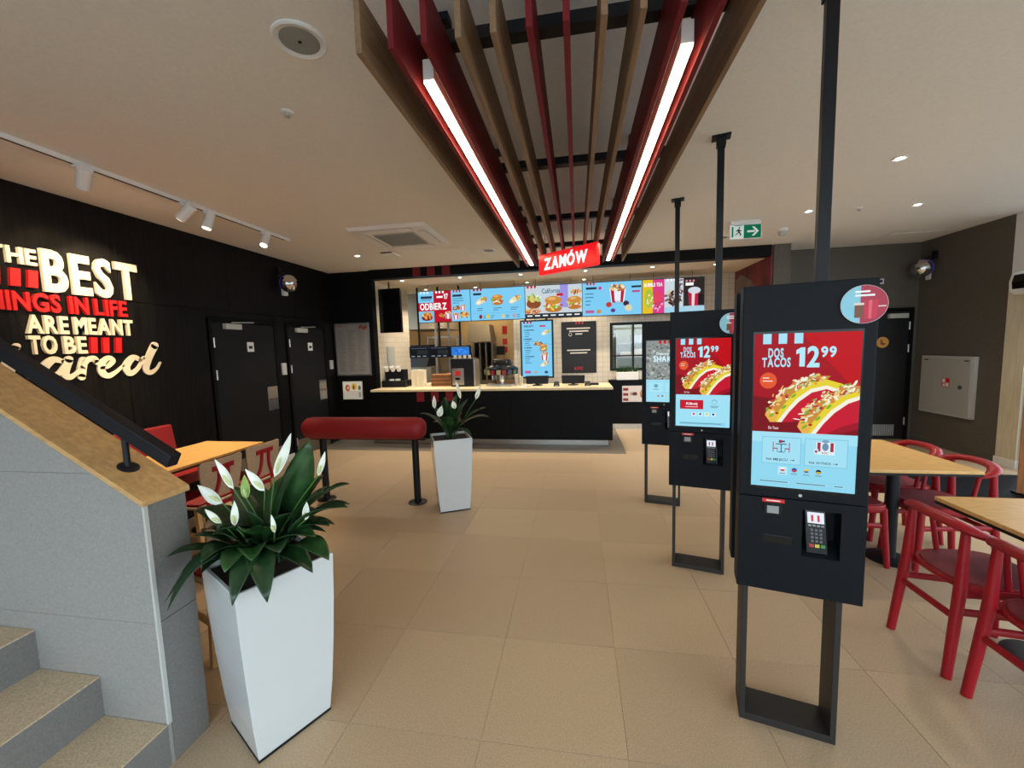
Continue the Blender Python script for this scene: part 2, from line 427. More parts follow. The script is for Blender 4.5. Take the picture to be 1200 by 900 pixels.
# glazed right side and front behind the camera
def glazed(name, n, p0, p1, label, posts):
    r = struct(thing(name, p0, 0, label, 'window'))
    p0 = Vector(p0); p1 = Vector(p1); d = p1 - p0
    for i in range(posts + 1):
        c = p0 + d * (i / posts); MB().box(c.x - .04, c.y - .04, 0, c.x + .04, c.y + .04, CZ).build('mullion', 'black_metal', r)
    for z0, z1 in ((0, .12), (2.3, 2.38), (CZ - .1, CZ)):
        a = Vector((min(p0.x, p1.x) - .03, min(p0.y, p1.y) - .03, z0)); b = Vector((max(p0.x, p1.x) + .03, max(p0.y, p1.y) + .03, z1))
        MB().box(a.x, a.y, a.z, b.x, b.y, b.z).build('rail', 'black_metal', r)
    n_ = Vector((d.y, -d.x, 0)).normalized() * .006
    for i in range(posts):
        a = p0 + d * (i / posts) + d.normalized() * .04; b = p0 + d * ((i + 1) / posts) - d.normalized() * .04
        MB().add([(a.x, a.y, .1), (b.x, b.y, .1), (b.x, b.y, CZ - .08), (a.x, a.y, CZ - .08)], [(0, 1, 2, 3)]).build('pane', 'glass', r)
    return r
glazed('window_1', 1, (XR + .06, YW, 0), (XR + .06, 5.58, 0), 'glazed shop front along the dining side', 6)
glazed('window_2', 2, (XL, YW, 0), (XR, YW, 0), 'glazed shop front facing the counter', 7)
struct(MB().box(-60, -60, -.4, 60, 60, -.21).build('ground', 'asphalt'), 'pavement outside the windows', 'ground')
struct(MB().box(XL - .1, 10.8, 0, 4, 10.9, KZ).build('wall_kitchen_back', 'kitwall'), 'warm cream wall at the back of the kitchen')
struct(MB().box(XL - .15, 8.3, 0, XL, 10.8, KZ).build('wall_kitchen_left', 'kitwall'), 'cream wall on the left of the kitchen')

# ---- doors on the left wall
def door_left(n, y0, y1, label, sy):
    d = struct(thing('door_%d' % n, (XL, (y0 + y1) / 2, 0), 0, label, 'door'))
    x = XL
    MB().box(x - .012, y0 + .05, .008, x + .012, y1 - .05, 2.05).build('door_leaf', 'door_black', d, bevel=.002)
    f = MB().box(x - .015, y0, 0, x + .02, y0 + .045, 2.11).box(x - .015, y1 - .045, 0, x + .02, y1, 2.11).box(x - .015, y0 + .045, 2.06, x + .02, y1 - .045, 2.11)
    f.build('door_frame', 'black_wall', d, bevel=.002)
    MB().box(x + .012, y0 + .2, 1.97, x + .06, y0 + .45, 2.04).build('door_closer', 'grey', d, bevel=.004)
    MB().bar((x + .05, y0 + .3, 2.055), (x + .03, y0 + .68, 2.075), .012, .012).build('closer_arm', 'grey', d)
    c = (y0 + y1) / 2 + sy
    MB().box(x + .012, c - .055, 1.68, x + .016, c + .055, 1.81).build('room_sign', 'white', d)
    MB().box(x + .016, c - .03, 1.72, x + .017, c + .03, 1.76).build('sign_pictogram', 'black_metal', d)
    for z in (.25, 1.4, 1.8):
        MB().cyl((x + .022, y0 + .05, z - .06), (x + .022, y0 + .05, z + .06), .011).build('hinge', 'steel', d)
    pl = MB().box(x + .012, y1 - .25, .83, x + .016, y1 - .06, 1.17).build('lock_plate', 'steel', d, bevel=.001)
    MB().cyl((x + .016, y1 - .13, 1.0), (x + .06, y1 - .13, 1.0), .012).cyl((x + .055, y1 - .13, 1.0), (x + .055, y1 - .25, 1.0), .01).build('handle', 'chrome', pl)
    MB().box(x + .012, y0 + .06, .01, x + .015, y1 - .06, .27).build('kick_plate', 'dull', d)
    return d
door_left(1, 4.22, 5.32, 'dark grey door beside the lettered wall', .06)
door_left(2, 5.53, 6.49, 'dark grey door next to the black back wall', .06)
tag(MB().box(XL, 5.38, 1.32, XL + .03, 5.47, 1.5).build('card_reader', 'grey', bevel=.006), 'small grey access reader between the two dark doors', 'card reader')
tag(MB().box(XL, 6.58, 1.34, XL + .03, 6.66, 1.5).build('card_reader', 'grey', bevel=.006), 'small grey access reader on the black wall beside the far dark door', 'card reader')
# right back door
d3 = struct(thing('door_3', (4.70, YR, 0), 0, 'black door with a round orange sign on the grey wall', 'door'))
MB().box(4.26, YR - .02, .01, 5.10, YR, 2.02).build('door_leaf', mat('black_door', (.008, .008, .009), .4), d3, bevel=.002)
MB().box(4.2, YR - .03, 0, 4.26, YR, 2.08).box(5.10, YR - .03, 0, 5.16, YR, 2.08).box(4.26, YR - .03, 2.02, 5.10, YR, 2.08).build('door_frame', 'black_wall', d3, bevel=.002)
MB().box(4.80, YR - .07, 1.92, 5.06, YR - .02, 1.99).build('door_closer', 'grey', d3, bevel=.004)
sg = MB().cyl((4.75, YR - .026, 1.55), (4.75, YR - .02, 1.55), .085, n=28).build('round_sign', mat('orange_disc', '#d79a4a', .5), d3)
b = MB(); b.cyl((4.73, YR - .028, 1.585), (4.73, YR - .026, 1.585), .014, n=12); b.box(4.715, YR - .028, 1.52, 4.745, YR - .026, 1.57); b.box(4.745, YR - .028, 1.52, 4.79, YR - .026, 1.535); b.cyl((4.755, YR - .028, 1.525), (4.755, YR - .0262, 1.525), .02, n=12)
b.build('pictogram', 'brown_wood', sg)
g = MB()
for i in range(12): g.box(4.62 + i * .03, YR - .028, .06, 4.64 + i * .03, YR - .02, .24)
g.build('vent_grille', 'white_grille', d3)
for z in (.3, 1.45, 1.8): MB().cyl((5.10, YR - .035, z - .06), (5.10, YR - .035, z + .06), .011).build('hinge', 'steel', d3)
w = thing('wall_switch', (4.69, YR, 2.44), 0, 'small white square switch above the black door', 'switch')
MB().box(4.65, YR - .012, 2.46, 4.73, YR, 2.54).build('plate', 'white', w, bevel=.003); MB().box(4.67, YR - .015, 2.48, 4.71, YR - .012, 2.52).build('rocker', 'black_metal', w)
# hydrant cabinet
hc = thing('hydrant_cabinet', (XR, 6.58, .48), 0, 'light grey wall cabinet with a small red sign', 'cabinet')
MB().box(XR - .05, 6.18, .50, XR, 7.0, 1.34).build('cabinet_frame', 'grey', hc, bevel=.004)
dd = MB().box(XR - .062, 6.21, .53, XR - .05, 6.97, 1.31).build('cabinet_door', 'cab', hc, bevel=.003)
MB().cyl((XR - .075, 6.33, .92), (XR - .062, 6.33, .92), .03, n=20).build('lock', 'chrome', dd)
sg = MB().box(XR - .064, 6.50, .90, XR - .062, 6.62, 1.03).build('red_sign', 'red_sign', dd)
MB().box(XR - .0652, 6.565, .965, XR - .064, 6.61, 1.02).box(XR - .0652, 6.51, .91, XR - .064, 6.555, .965).box(XR - .0652, 6.565, .91, XR - .064, 6.60, .95).build('pictogram', 'white', sg)
for y in (6.27, 6.9): MB().box(XR - .066, y - .03, 1.275, XR - .062, y + .03, 1.29).build('hinge', 'black_metal', dd)

# ================================================================== STAIRS
SX = -1.635; SY0, SY1 = 1.225, 1.39      # parapet end face and its two faces
SL = .58                                  # rise of the parapet per metre
st = struct(thing('staircase', (-3.0, .5, 0), 0, 'grey stone staircase with beige treads behind the parapet', 'staircase'))
for k in range(9):
    x1 = SX - .305 * k; x0 = x1 - .305; z1 = .175 * (k + 1)
    MB().box(x0, -.2, 0, x1 - .004, SY0, z1 - .006).build('riser', 'stair_riser', st)
    MB().box(x0 - .004, -.2, z1 - .006, x1 - .003, SY0 - .002, z1).build('tread', 'stair_tread', st)
pw = struct(thing('wall_parapet', (-3.0, 1.31, 0), 0, 'grey stone-tiled stair parapet with a sloping wooden cap', 'wall'))
def topz(x): return 1.085 + (SX - x) * SL
XE = -4.38
MB().hexa([(XE, SY0 + .012, 0), (SX - .012, SY0 + .012, 0), (SX - .012, SY1, 0), (XE, SY1, 0)],
          [(XE, SY0 + .012, topz(XE)), (SX - .012, SY0 + .012, topz(SX)), (SX - .012, SY1, topz(SX)), (XE, SY1, topz(XE))]).build('core', 'stair_wall', pw)
# facing slabs: rows 0.6 high, real joints
def slab(x0, x1, z0, z1):
    g = .0006
    zt0 = min(z1, topz(x0)) ; zt1 = min(z1, topz(x1))
    if z0 >= topz(x0): return
    if z0 >= zt1:   # the slope cuts the bottom edge
        x1 = SX - (z0 - 1.085) / SL; zt1 = z0 + .001
    poly = [(x0 + g, z0 + g), (x1 - g, z0 + g), (x1 - g, zt1 - g)]
    xc = SX - (z1 - 1.085) / SL
    if x0 < xc < x1: poly.append((xc, z1 - g))
    poly.append((x0 + g, zt0 - g))
    MB().prism(poly, lambda u, v, k: (u, SY0 + .012 * (1 - k), v)).build('facing_slab', 'stair_wall', pw)
for r in range(5):
    for x1 in (SX, SX - 1.2, SX - 2.4): slab(max(x1 - 1.2, XE), x1, r * .6, r * .6 + .6)
for z0, z1 in ((0, .6), (.6, 1.083)):
    MB().box(SX - .012, SY0 + .0135, z0 + .0015, SX, SY1, z1 - .0015).build('facing_slab', 'stair_riser', pw)
MB().box(SX - .005, SY0 - .002, .176, SX + .004, SY0 + .0125, 1.083).build('corner_trim', 'grey', pw)
c0, c1 = SY0 - .012, SY1 + .012
MB().hexa([(XE, c0, topz(XE)), (SX + .012, c0, topz(SX + .012)), (SX + .012, c1, topz(SX + .012)), (XE, c1, topz(XE))],
          [(XE, c0, topz(XE) + .022), (SX + .012, c0, topz(SX + .012) + .022), (SX + .012, c1, topz(SX + .012) + .022), (XE, c1, topz(XE) + .022)]).build('wooden_cap', 'oak', pw, bevel=.002)
hr = thing('handrail', (-1.8, 1.31, 1.2), 0, 'black metal handrail above the wooden parapet cap', 'handrail')
def railz(x): return 1.235 + (-1.58 - x) * SL
MB().bar((-1.575, 1.31, railz(-1.575)), (-4.3, 1.31, railz(-4.3)), .045, .055).build('rail', 'black_metal', hr, bevel=.004)
for x in (-1.80, -2.9, -4.0):
    zt = topz(x) + .022
    b = MB(); b.lathe([(.036, 0), (.036, .008), (.03, .012)], (x, 1.31, zt - .006), 20, axis=(SL, 0, 1)); b.build('flange', 'black_metal', hr, smooth=True)
    MB().tube([(x, 1.31, zt), (x - .0, 1.31, zt + .03), (x - .03 * 0, 1.31, railz(x) - .02)], .011, 10).build('bracket', 'black_metal', hr, smooth=True)

# ================================================================== SLOGAN ON THE LEFT WALL
sl = thing('wall_slogan', (XL, 3.0, 1.45), 0, 'raised cream and red slogan lettering on the black wood wall', 'wall lettering')
def word(t, y0, z0, y1, z1, key, name='word'):
    """word stretched into the box y0..y1, z0..z1; each letter a sub-part"""
    w = bpy.data.objects.new(name, None); COL.objects.link(w); w.parent = sl; w.empty_display_size = .05; TM[w.name] = TM[sl.name]
    out, wd = layout(t, 2, .085, True)
    for ch, dx, v, f in out:
        P = [(XL + .014 + p[2] * .028, y0 + (p[0] + dx) / wd * (y1 - y0), z0 + p[1] / CAP * (z1 - z0)) for p in v]
        link_mesh('letter', P, f, key, w)
def redbars(spans, z0, z1):
    for a, b in spans:
        g = .006
        MB().hexa([(XL, a - g, z0), (XL + .028, a - g, z0), (XL + .028, b - g, z0), (XL, b - g, z0)], [(XL, a + g, z1), (XL + .028, a + g, z1), (XL + .028, b + g, z1), (XL, b + g, z1)]).build('red_bar', 'red_sign', sl)
word('THE', 2.415, 2.42, 2.705, 2.54, 'cream')
word('BEST', 2.73, 2.23, 3.47, 2.555, 'cream')
redbars([(2.42, 2.475), (2.53, 2.59), (2.635, 2.695)], 2.235, 2.375)
word('THINGS', 2.27, 2.05, 2.825, 2.19, 'red_sign'); word('IN', 2.885, 2.05, 3.025, 2.19, 'red_sign'); word('LIFE', 3.07, 2.05, 3.34, 2.19, 'red_sign')
word('ARE', 2.585, 1.87, 2.86, 2.01, 'cream'); word('MEANT', 2.90, 1.87, 3.375, 2.01, 'cream')
word('TO', 2.585, 1.70, 2.765, 1.84, 'cream'); word('BE', 2.81, 1.70, 2.975, 1.84, 'cream')
redbars([(3.005, 3.055), (3.10, 3.15), (3.205, 3.255)], 1.695, 1.84)
# brush-script last word, stroke by stroke
sw = bpy.data.objects.new('script_word', None); COL.objects.link(sw); sw.parent = sl; sw.empty_display_size = .05; TM[sw.name] = TM[sl.name]
def spline(P, n=7):
    out = []
    for i in range(len(P) - 1):
        p0, p1, p2, p3 = P[max(i - 1, 0)], P[i], P[i + 1], P[min(i + 2, len(P) - 1)]
        for k in range(n):
            t = k / n
            out.append(tuple(.5 * (2 * b + (c - a) * t + (2 * a - 5 * b + 4 * c - d) * t * t + (3 * b - a - 3 * c + d) * t ** 3) for a, b, c, d in zip(p0, p1, p2, p3)))
    out.append(tuple(P[-1])); return out
def script(strokes):
    b = MB(); 
    for j, S in enumerate(strokes):
        P = spline([(y_, z_, w_ * 1.22) for y_, z_, w_ in S]); th = .015 + .0002 * j
        L_, R_ = [], []
        for i, (y, z, w) in enumerate(P):
            a = P[max(i - 1, 0)]; c = P[min(i + 1, len(P) - 1)]
            d = Vector((c[0] - a[0], c[1] - a[1])).normalized(); n = Vector((-d.y, d.x)) * w / 2
            L_.append((y + n.x, z + n.y)); R_.append((y - n.x, z - n.y))
        for i in range(len(P) - 1):
            q = [L_[i], R_[i], R_[i + 1], L_[i + 1]]
            b.prism(q, lambda u, v, k: (XL + th * k, u, v))
        for (y, z, w) in (P[0], P[-1]): b.cyl((XL, y, z), (XL + th, y, z), w / 2, n=12)
    b.build('letter', 'cream', sw)
def sh(S, dx): return [[(a + dx, b, c) for a, b, c in s] for s in S]
script([[(2.36, 1.50, .03), (2.44, 1.62, .035), (2.52, 1.76, .04)], [(2.44, 1.50, .03), (2.50, 1.63, .04), (2.56, 1.64, .045), (2.57, 1.52, .03), (2.62, 1.49, .022)]])
script([[(2.80, 1.625, .03), (2.73, 1.645, .045), (2.655, 1.56, .055), (2.685, 1.49, .045), (2.76, 1.53, .03), (2.83, 1.63, .03)],
        [(2.84, 1.645, .05), (2.80, 1.53, .05), (2.83, 1.49, .04), (2.88, 1.52, .022), (2.92, 1.58, .018)]])
script([[(2.90, 1.56, .018), (2.935, 1.64, .03), (2.955, 1.63, .03), (2.93, 1.55, .045), (2.915, 1.485, .05)], [(2.93, 1.56, .03), (2.97, 1.63, .035), (3.02, 1.645, .045), (3.045, 1.61, .04)]])
script([[(3.075, 1.555, .022), (3.13, 1.57, .03), (3.175, 1.62, .035), (3.14, 1.65, .035), (3.085, 1.60, .045), (3.075, 1.52, .05), (3.12, 1.48, .042), (3.19, 1.51, .025), (3.26, 1.57, .018)]])
script([[(3.42, 1.62, .03), (3.355, 1.645, .045), (3.285, 1.56, .055), (3.31, 1.49, .045), (3.385, 1.53, .03), (3.46, 1.64, .03)],
        [(3.575, 1.765, .062), (3.51, 1.65, .055), (3.465, 1.53, .05), (3.50, 1.485, .04), (3.57, 1.52, .022), (3.615, 1.585, .014)]])

# ================================================================== CEILING FITTINGS
cp = thing('slat_canopy', (-.08, 3.35, CZ), 0, 'suspended ceiling canopy of long oak and red slats on black bars', 'ceiling slats')
SZ0, SZ1 = 2.68, 2.88
red_idx = {1, 2, 5, 6, 9, 10}
for k in range(12):
    x = -.74 + .12 * k
    MB().box(x - .011, 1.40, SZ0, x + .011, 5.32, SZ1).build('slat', 'red_slat' if k in red_idx else 'oak_slat', cp, bevel=.001, seg=1)
for y in (1.72, 2.92, 4.12, 5.20):
    MB().box(-.80, y - .03, SZ1 + .001, .64, y + .03, SZ1 + .05).build('cross_bar', 'black_metal', cp)
    for x in (-.55, .40):
        MB().box(x - .03, y + .04, CZ - .03, x + .03, y + .10, CZ).box(x - .006, y + .064, SZ1 + .04, x + .006, y + .076, CZ - .03).box(x - .012, y, SZ1 + .03, x + .012, y + .08, SZ1 + .045).build('hanger', 'black_metal', cp)
MB().box(-.12, 1.1, CZ - .05, -.05, 1.72, CZ).build('supply_box', 'black_metal', cp)
for x in (-.56, .40):
    l = thing('linear_light', (x, 3.35, SZ0), 0, 'long white linear light between two red slats on the %s' % ('side towards the lettered wall' if x < 0 else 'side towards the ordering screens'), 'light')
    MB().box(x - .022, 1.60, SZ0 + .012, x + .022, 5.25, SZ0 + .09).build('housing', 'white', l, bevel=.002)
    MB().box(x - .020, 1.602, SZ0 + .004, x + .020, 5.248, SZ0 + .012).build('diffuser', 'led', l)
# hanging sign
p0 = Vector((-.42, 4.65, 0)); p1 = Vector((.21, 4.19, 0)); d = p1 - p0; an = math.atan2(d.y, d.x); W = d.length; H = .225
zs = thing('hanging_sign', (p0.x, p0.y, 2.445), an, 'red illuminated box sign with white capitals hanging under the slats', 'sign')
MB().box(0, 0, 0, W, .06, H).build('sign_box', 'redlit', zs, bevel=.012, world=False)
out, wd = layout('ZAMÓW', 2, .08, True)
x0, x1, z0, z1 = .085, W - .12, .05, .165
for ch, dx, v, f in out:
    P = [(x0 + (p[0] + dx) / wd * (x1 - x0) + p[1] * .012, -.002 - p[2] * .006, z0 + p[1] / CAP * (z1 - z0)) for p in v]
    link_mesh('letter', P, f, 'whitelit', zs, world=False)
for x in (.08, W - .08): MB().cyl((x, .03, H), (x, .03, 2.88 - 2.445), .003, n=6).build('cable', 'black_metal', zs, world=False)

def ceil_disc(name, x, y, r, label, cat, group=None, lit='lamp', z=CZ, ring='white', energy=0, **kw):
    t = thing(name, (x, y, z), 0, label, cat, group)
    b = MB(); b.lathe([(r, 0), (r, -.006), (r * .86, -.009), (r * .80, -.002)], (x, y, z), 28); b.build('trim_ring', ring, t, smooth=True)
    MB().lathe([(r * .79, -.0005), (r * .79, -.004), (r * .55, -.0015)], (x, y, z), 28).build('reflector', 'grey', t, smooth=True)
    MB().cyl((x, y, z - .0075), (x, y, z - .002), r * .52, n=24).build('lens', lit, t)
    if energy: lamp('downlight_lamp', 'SPOT', (x, y, z - .02), energy, WARM2, t, (x, y, 0), spot_size=R(110), spot_blend=.8, shadow_soft_size=.05)
    return t
for (x, y, e) in [(-3.2, 5.65, 120), (2.57, 3.81, 60), (2.57, 5.09, 60), (3.67, 5.15, 60)]:
    ceil_disc('downlight', x, y, .05, {-3.2: 'small lit downlight in the ceiling near the linear air slot'}.get(x, 'small lit downlight in the ceiling above the dining side'), 'downlight', None if x < 0 else 'downlights over the dining side', energy=e)
for (x, y) in [(-3.11, 6.98), (-2.03, 6.98), (-.95, 7.03), (.16, 7.04), (2.26, 7.15), (-3.12, 8.15), (-2.06, 8.2), (-.95, 7.95), (.15, 7.95), (1.25, 7.04)]:
    ceil_disc('downlight', x, y, .045, 'small lit kitchen downlight in the row %s' % ('close behind the black header beam' if y < 7.5 else 'behind the hanging menu screens'), 'downlight', 'downlights in the kitchen ceiling, %s row' % ('front' if y < 7.5 else 'back'), z=KZ, energy=110)
def speaker(x, y, r, label, z=CZ):
    t = thing('ceiling_speaker', (x, y, z), 0, label, 'speaker')
    MB().lathe([(r, 0), (r, -.008), (r * .93, -.013), (r * .86, -.008)], (x, y, z), 36).build('rim', 'white', t, smooth=True)
    MB().lathe([(r * .86, -.003), (r * .86, -.007), (r * .5, -.010), (.0, -.011)], (x, y, z), 36).build('grille', 'white_grille', t, smooth=True)
    MB().cyl((x, y, z - .013), (x, y, z - .009), r * .07, n=12).build('centre_screw', 'black_metal', t)
speaker(-1.225, 1.78, .115, 'large round ceiling speaker with grey grille near the slats')
speaker(-1.25, 5.86, .10, 'small round ceiling speaker in front of the black header beam')
speaker(1.98, 6.04, .10, 'round ceiling speaker beside the green exit sign')
def sprinkler(x, y, label, g=None):
    t = thing('sprinkler', (x, y, CZ), 0, label, 'sprinkler', g)
    MB().lathe([(.036, 0), (.036, -.004), (.03, -.010), (.022, -.010)], (x, y, CZ), 22).build('escutcheon', 'white', t, smooth=True)
    MB().lathe([(.012, -.008), (.010, -.022), (.018, -.024), (.018, -.027)], (x, y, CZ), 14).build('head', 'grey', t, smooth=True)
sprinkler(-1.67, 2.26, 'small white sprinkler head beside the large round speaker')
sprinkler(3.10, 5.14, 'small white sprinkler head between two dining downlights')
# cassette air conditioner
ac = thing('air_conditioner', (-2.14, 4.87, CZ), 0, 'white square cassette air conditioner set into the ceiling', 'air conditioner')
x0, x1, y0, y1 = -2.62, -1.66, 4.38, 5.34
b = MB(); b.hexa([(x0 + .03, y0 + .03, CZ - .035), (x1 - .03, y0 + .03, CZ - .035), (x1 - .03, y1 - .03, CZ - .035), (x0 + .03, y1 - .03, CZ - .035)], [(x0, y0, CZ), (x1, y0, CZ), (x1, y1, CZ), (x0, y1, CZ)]); b.build('panel', 'white', ac, bevel=.006)
MB().box(x0 + .22, y0 + .22, CZ - .045, x1 - .22, y1 - .22, CZ - .035).build('return_frame', 'grey', ac, bevel=.004)
gr = MB()
for i in range(17): gr.box(x0 + .24 + i * .0285, y0 + .235, CZ - .05, x0 + .255 + i * .0285, y1 - .235, CZ - .045)
for i in range(17): gr.box(x0 + .235, y0 + .24 + i * .0285, CZ - .049, x1 - .235, y0 + .25 + i * .0285, CZ - .0455)
gr.build('return_grille', 'white_grille', ac)
for (a, b_, c, d_, k) in [(x0 + .2, y0 + .07, x1 - .2, y0 + .15, 0), (x0 + .2, y1 - .15, x1 - .2, y1 - .07, 0), (x0 + .07, y0 + .2, x0 + .15, y1 - .2, 1), (x1 - .15, y0 + .2, x1 - .07, y1 - .2, 1)]:
    lo = MB().box(a, b_, CZ - .044, c, d_, CZ - .036).build('louvre', 'white', ac, bevel=.002)
    MB().box(a - .004, b_ - .004, CZ - .0362, c + .004, d_ + .004, CZ - .0345).build('slot', 'black_metal', ac)
pb = thing('smoke_detector_plate', (-2.7, 5.7, CZ), 0, 'small white ceiling air slot with a dark opening', 'air vent')
MB().box(-2.80, 5.56, CZ - .018, -2.60, 5.82, CZ).build('body', 'white', pb, bevel=.004); MB().box(-2.78, 5.555, CZ - .016, -2.62, 5.56, CZ - .003).build('opening', 'black_metal', pb)
pb.name = 'air_vent'
# exit sign
ex = thing('exit_sign', (2.0, 5.3, CZ), .02, 'green and white emergency exit sign hanging from the ceiling', 'exit sign')
MB().box(-.17, -.012, -.04, .17, .012, 0).build('housing', 'white', ex, world=False, bevel=.003)
MB().box(-.178, -.008, -.215, .178, .008, -.04).build('panel', 'white', ex, world=False, bevel=.002)
P = Print(.34, .155, '#0e7d55')
P.rect(.0, .0, .13, 1, '#f3fbf6'); P.rect(.40, 0, .44, 1, '#f3fbf6'); P.rect(0, 0, .42, .12, '#f3fbf6')
P.rect(.04, .12, .10, .9, '#0e7d55'); P.rect(.12, .12, .40, .95, '#e9f6ef')
P.ell(.29, .80, .028, .06, '#0b3b2c'); P.poly([(.23, .68), (.29, .72), (.31, .5), (.25, .45)], '#0b3b2c'); P.poly([(.25, .48), (.31, .5), (.36, .33), (.34, .2), (.31, .2), (.32, .32)], '#0b3b2c'); P.poly([(.25, .48), (.28, .48), (.22, .3), (.15, .25), (.15, .3), (.2, .34)], '#0b3b2c'); P.poly([(.29, .7), (.37, .55), (.35, .52), (.27, .62)], '#0b3b2c'); P.poly([(.23, .68), (.17, .55), (.19, .52), (.25, .62)], '#0b3b2c')
P.rect(.55, .43, .80, .57, '#f3fbf6'); P.poly([(.70, .84), (.78, .84), (.93, .5), (.78, .16), (.70, .16), (.84, .5)], '#f3fbf6')
P.build('pictogram', ex, (-.17, -.0085, -.205), 'backlit')
cm = thing('dome_camera', (2.63, 5.8, CZ), 0, 'small white dome security camera on the ceiling', 'camera')
MB().lathe([(.06, 0), (.06, -.03), (.055, -.035)], (2.63, 5.8, CZ), 24).build('base', 'white', cm, smooth=True)
MB().lathe([(.055, -.035), (.052, -.06), (.035, -.085), (.0, -.095)], (2.63, 5.8, CZ), 24).build('dome', 'grey', cm, smooth=True)
hp = thing('ceiling_hatch', (4.6, 6.8, CZ), 0, 'flush square ceiling hatch near the hydrant cabinet', 'hatch')
MB().box(4.33, 6.48, CZ - .004, 4.95, 7.08, CZ).build('hatch_frame', 'ceiling', hp); MB().box(4.35, 6.50, CZ - .007, 4.93, 7.06, CZ - .004).build('hatch_panel', 'ceiling', hp, bevel=.001)
hp = thing('ceiling_hatch', (-1.5, 6.0, CZ), 0, 'flush square ceiling hatch between air conditioner and header beam', 'hatch')
MB().box(-2.25, 5.55, CZ - .003, -1.55, 6.25, CZ).build('hatch_frame', 'ceiling', hp); MB().box(-2.23, 5.57, CZ - .006, -1.57, 6.23, CZ - .003).build('hatch_panel', 'ceiling', hp, bevel=.001)
# track with spotlights
XT = -3.52
tr = thing('lighting_track', (XT, 3.0, CZ), 0, 'white lighting track on the ceiling along the lettered wall', 'track')
MB().box(XT - .018, 1.2, CZ - .0335, XT + .018, 4.62, CZ).build('rail', 'white', tr, bevel=.002)
MB().box(XT - .012, 1.21, CZ - .0339, XT + .012, 4.54, CZ - .033).build('slot', 'black_metal', tr)
def track_spot(y, tgt, label, energy, size):
    t = thing('track_spotlight', (XT, y, CZ), 0, label, 'spotlight')
    MB().box(XT - .016, y - .06, CZ - .055, XT + .016, y + .06, CZ - .034).build('adapter', 'white', t, bevel=.003)
    piv = Vector((XT, y, CZ - .11)); d = (Vector(tgt) - piv).normalized()
    MB().tube([(XT, y, CZ - .05), (XT + .03, y, CZ - .07), (XT + .03, y, CZ - .10), piv], .006, 8).build('arm', 'white', t, smooth=True)
    a = piv - d * .09; e = piv + d * .08
    MB().cyl(a, e, .042, n=24).build('can', 'white', t, bevel=.004, smooth=True)
    MB().cyl(e, e + d * .002, .034, n=20).build('lens', 'spot', t)
    lamp('spot_lamp', 'SPOT', e + d * .01, energy, WARM, t, tgt, spot_size=size, spot_blend=.6, shadow_soft_size=.03)
track_spot(1.75, (XL, 2.5, 2.3), 'white track spotlight nearest the stair parapet', 55, R(62))
track_spot(2.50, (XL, 2.95, 2.25), 'white track spotlight pointing at the slogan lettering', 62, R(62))
track_spot(3.27, (XL, 3.15, 2.2), 'white track spotlight paired with its neighbour, aimed back at the slogan', 62, R(60))
track_spot(3.50, (-3.9, 3.0, .75), 'white track spotlight aimed down at the oak table', 170, R(55))
track_spot(4.22, (-3.4, 3.1, .75), 'white track spotlight at the far end of the track', 150, R(55))

# wall projectors
def projector(p, nrm, label, blabel):
    n = Vector(nrm).normalized(); p = Vector(p)
    t = thing('dome_lamp', tuple(p), 0, label, 'wall lamp')
    MB().box(*(p + Vector((-.03, -.03, .12))), *(p + Vector((.03, .03, .24)))).build('bracket', 'black_metal', t)
    c = p + n * .16
    MB().tube([p + Vector((0, 0, .16)), p + n * .08 + Vector((0, 0, .16)), c + Vector((0, 0, .12))], .012, 8).build('arm', 'black_metal', t, smooth=True)
    dn = (n + Vector((0, -.55, -.25))).normalized()
    MB().lathe([(.05, -.09), (.10, -.07), (.115, -.03), (.115, -.01)], c, 28, axis=dn).build('housing', 'black_metal', t, smooth=True)
    MB().lathe([(.118, -.03), (.124, -.02), (.118, -.008)], c, 32, axis=dn).build('coloured_ring', 'purple', t, smooth=True)
    MB().lathe([(.125, -.005), (.13, .012), (.115, .05), (.08, .09), (.035, .115), (.0, .12)], c, 14, axis=dn).build('reflector', 'chrome', t)
    s = MB().box(*(p + n * .0 + Vector((-.02, .05, -.16))), *(p + n * .02 + Vector((.02, .13, -.04)))).build('junction_box', 'white', bevel=.006)
    tag(s, blabel, 'junction box')
projector((XL + .01, 5.47, 2.68), (1, 0, 0), 'silver faceted dome lamp with violet ring above the dark doors', 'small white box under the dome lamp above the doors')
projector((XR - .01, 6.93, 2.63), (-1, 0, 0), 'silver faceted dome lamp with violet ring above the hydrant cabinet', 'small white box under the dome lamp above the cabinet')
# air curtain over the entrance
at = thing('air_curtain', (XR, 5.5, 2.1), 0, 'white rounded air curtain with black front over the entrance', 'air curtain')
prof = [(0, 2.10), (.20, 2.08), (.25, 2.12), (.26, 2.22), (.24, 2.31), (.19, 2.34), (0, 2.34)]
MB().prism([(-a, z) for a, z in prof], lambda u, v, k: (XR + u, 5.60 - 1.6 * k, v)).build('shell', 'white', at, bevel=.01)
MB().prism([(-.262, 2.14), (-.272, 2.22), (-.252, 2.30), (-.24, 2.30), (-.24, 2.14)], lambda u, v, k: (XR + u, 5.55 - 1.5 * k, v)).build('front_panel', 'black_gloss', at)

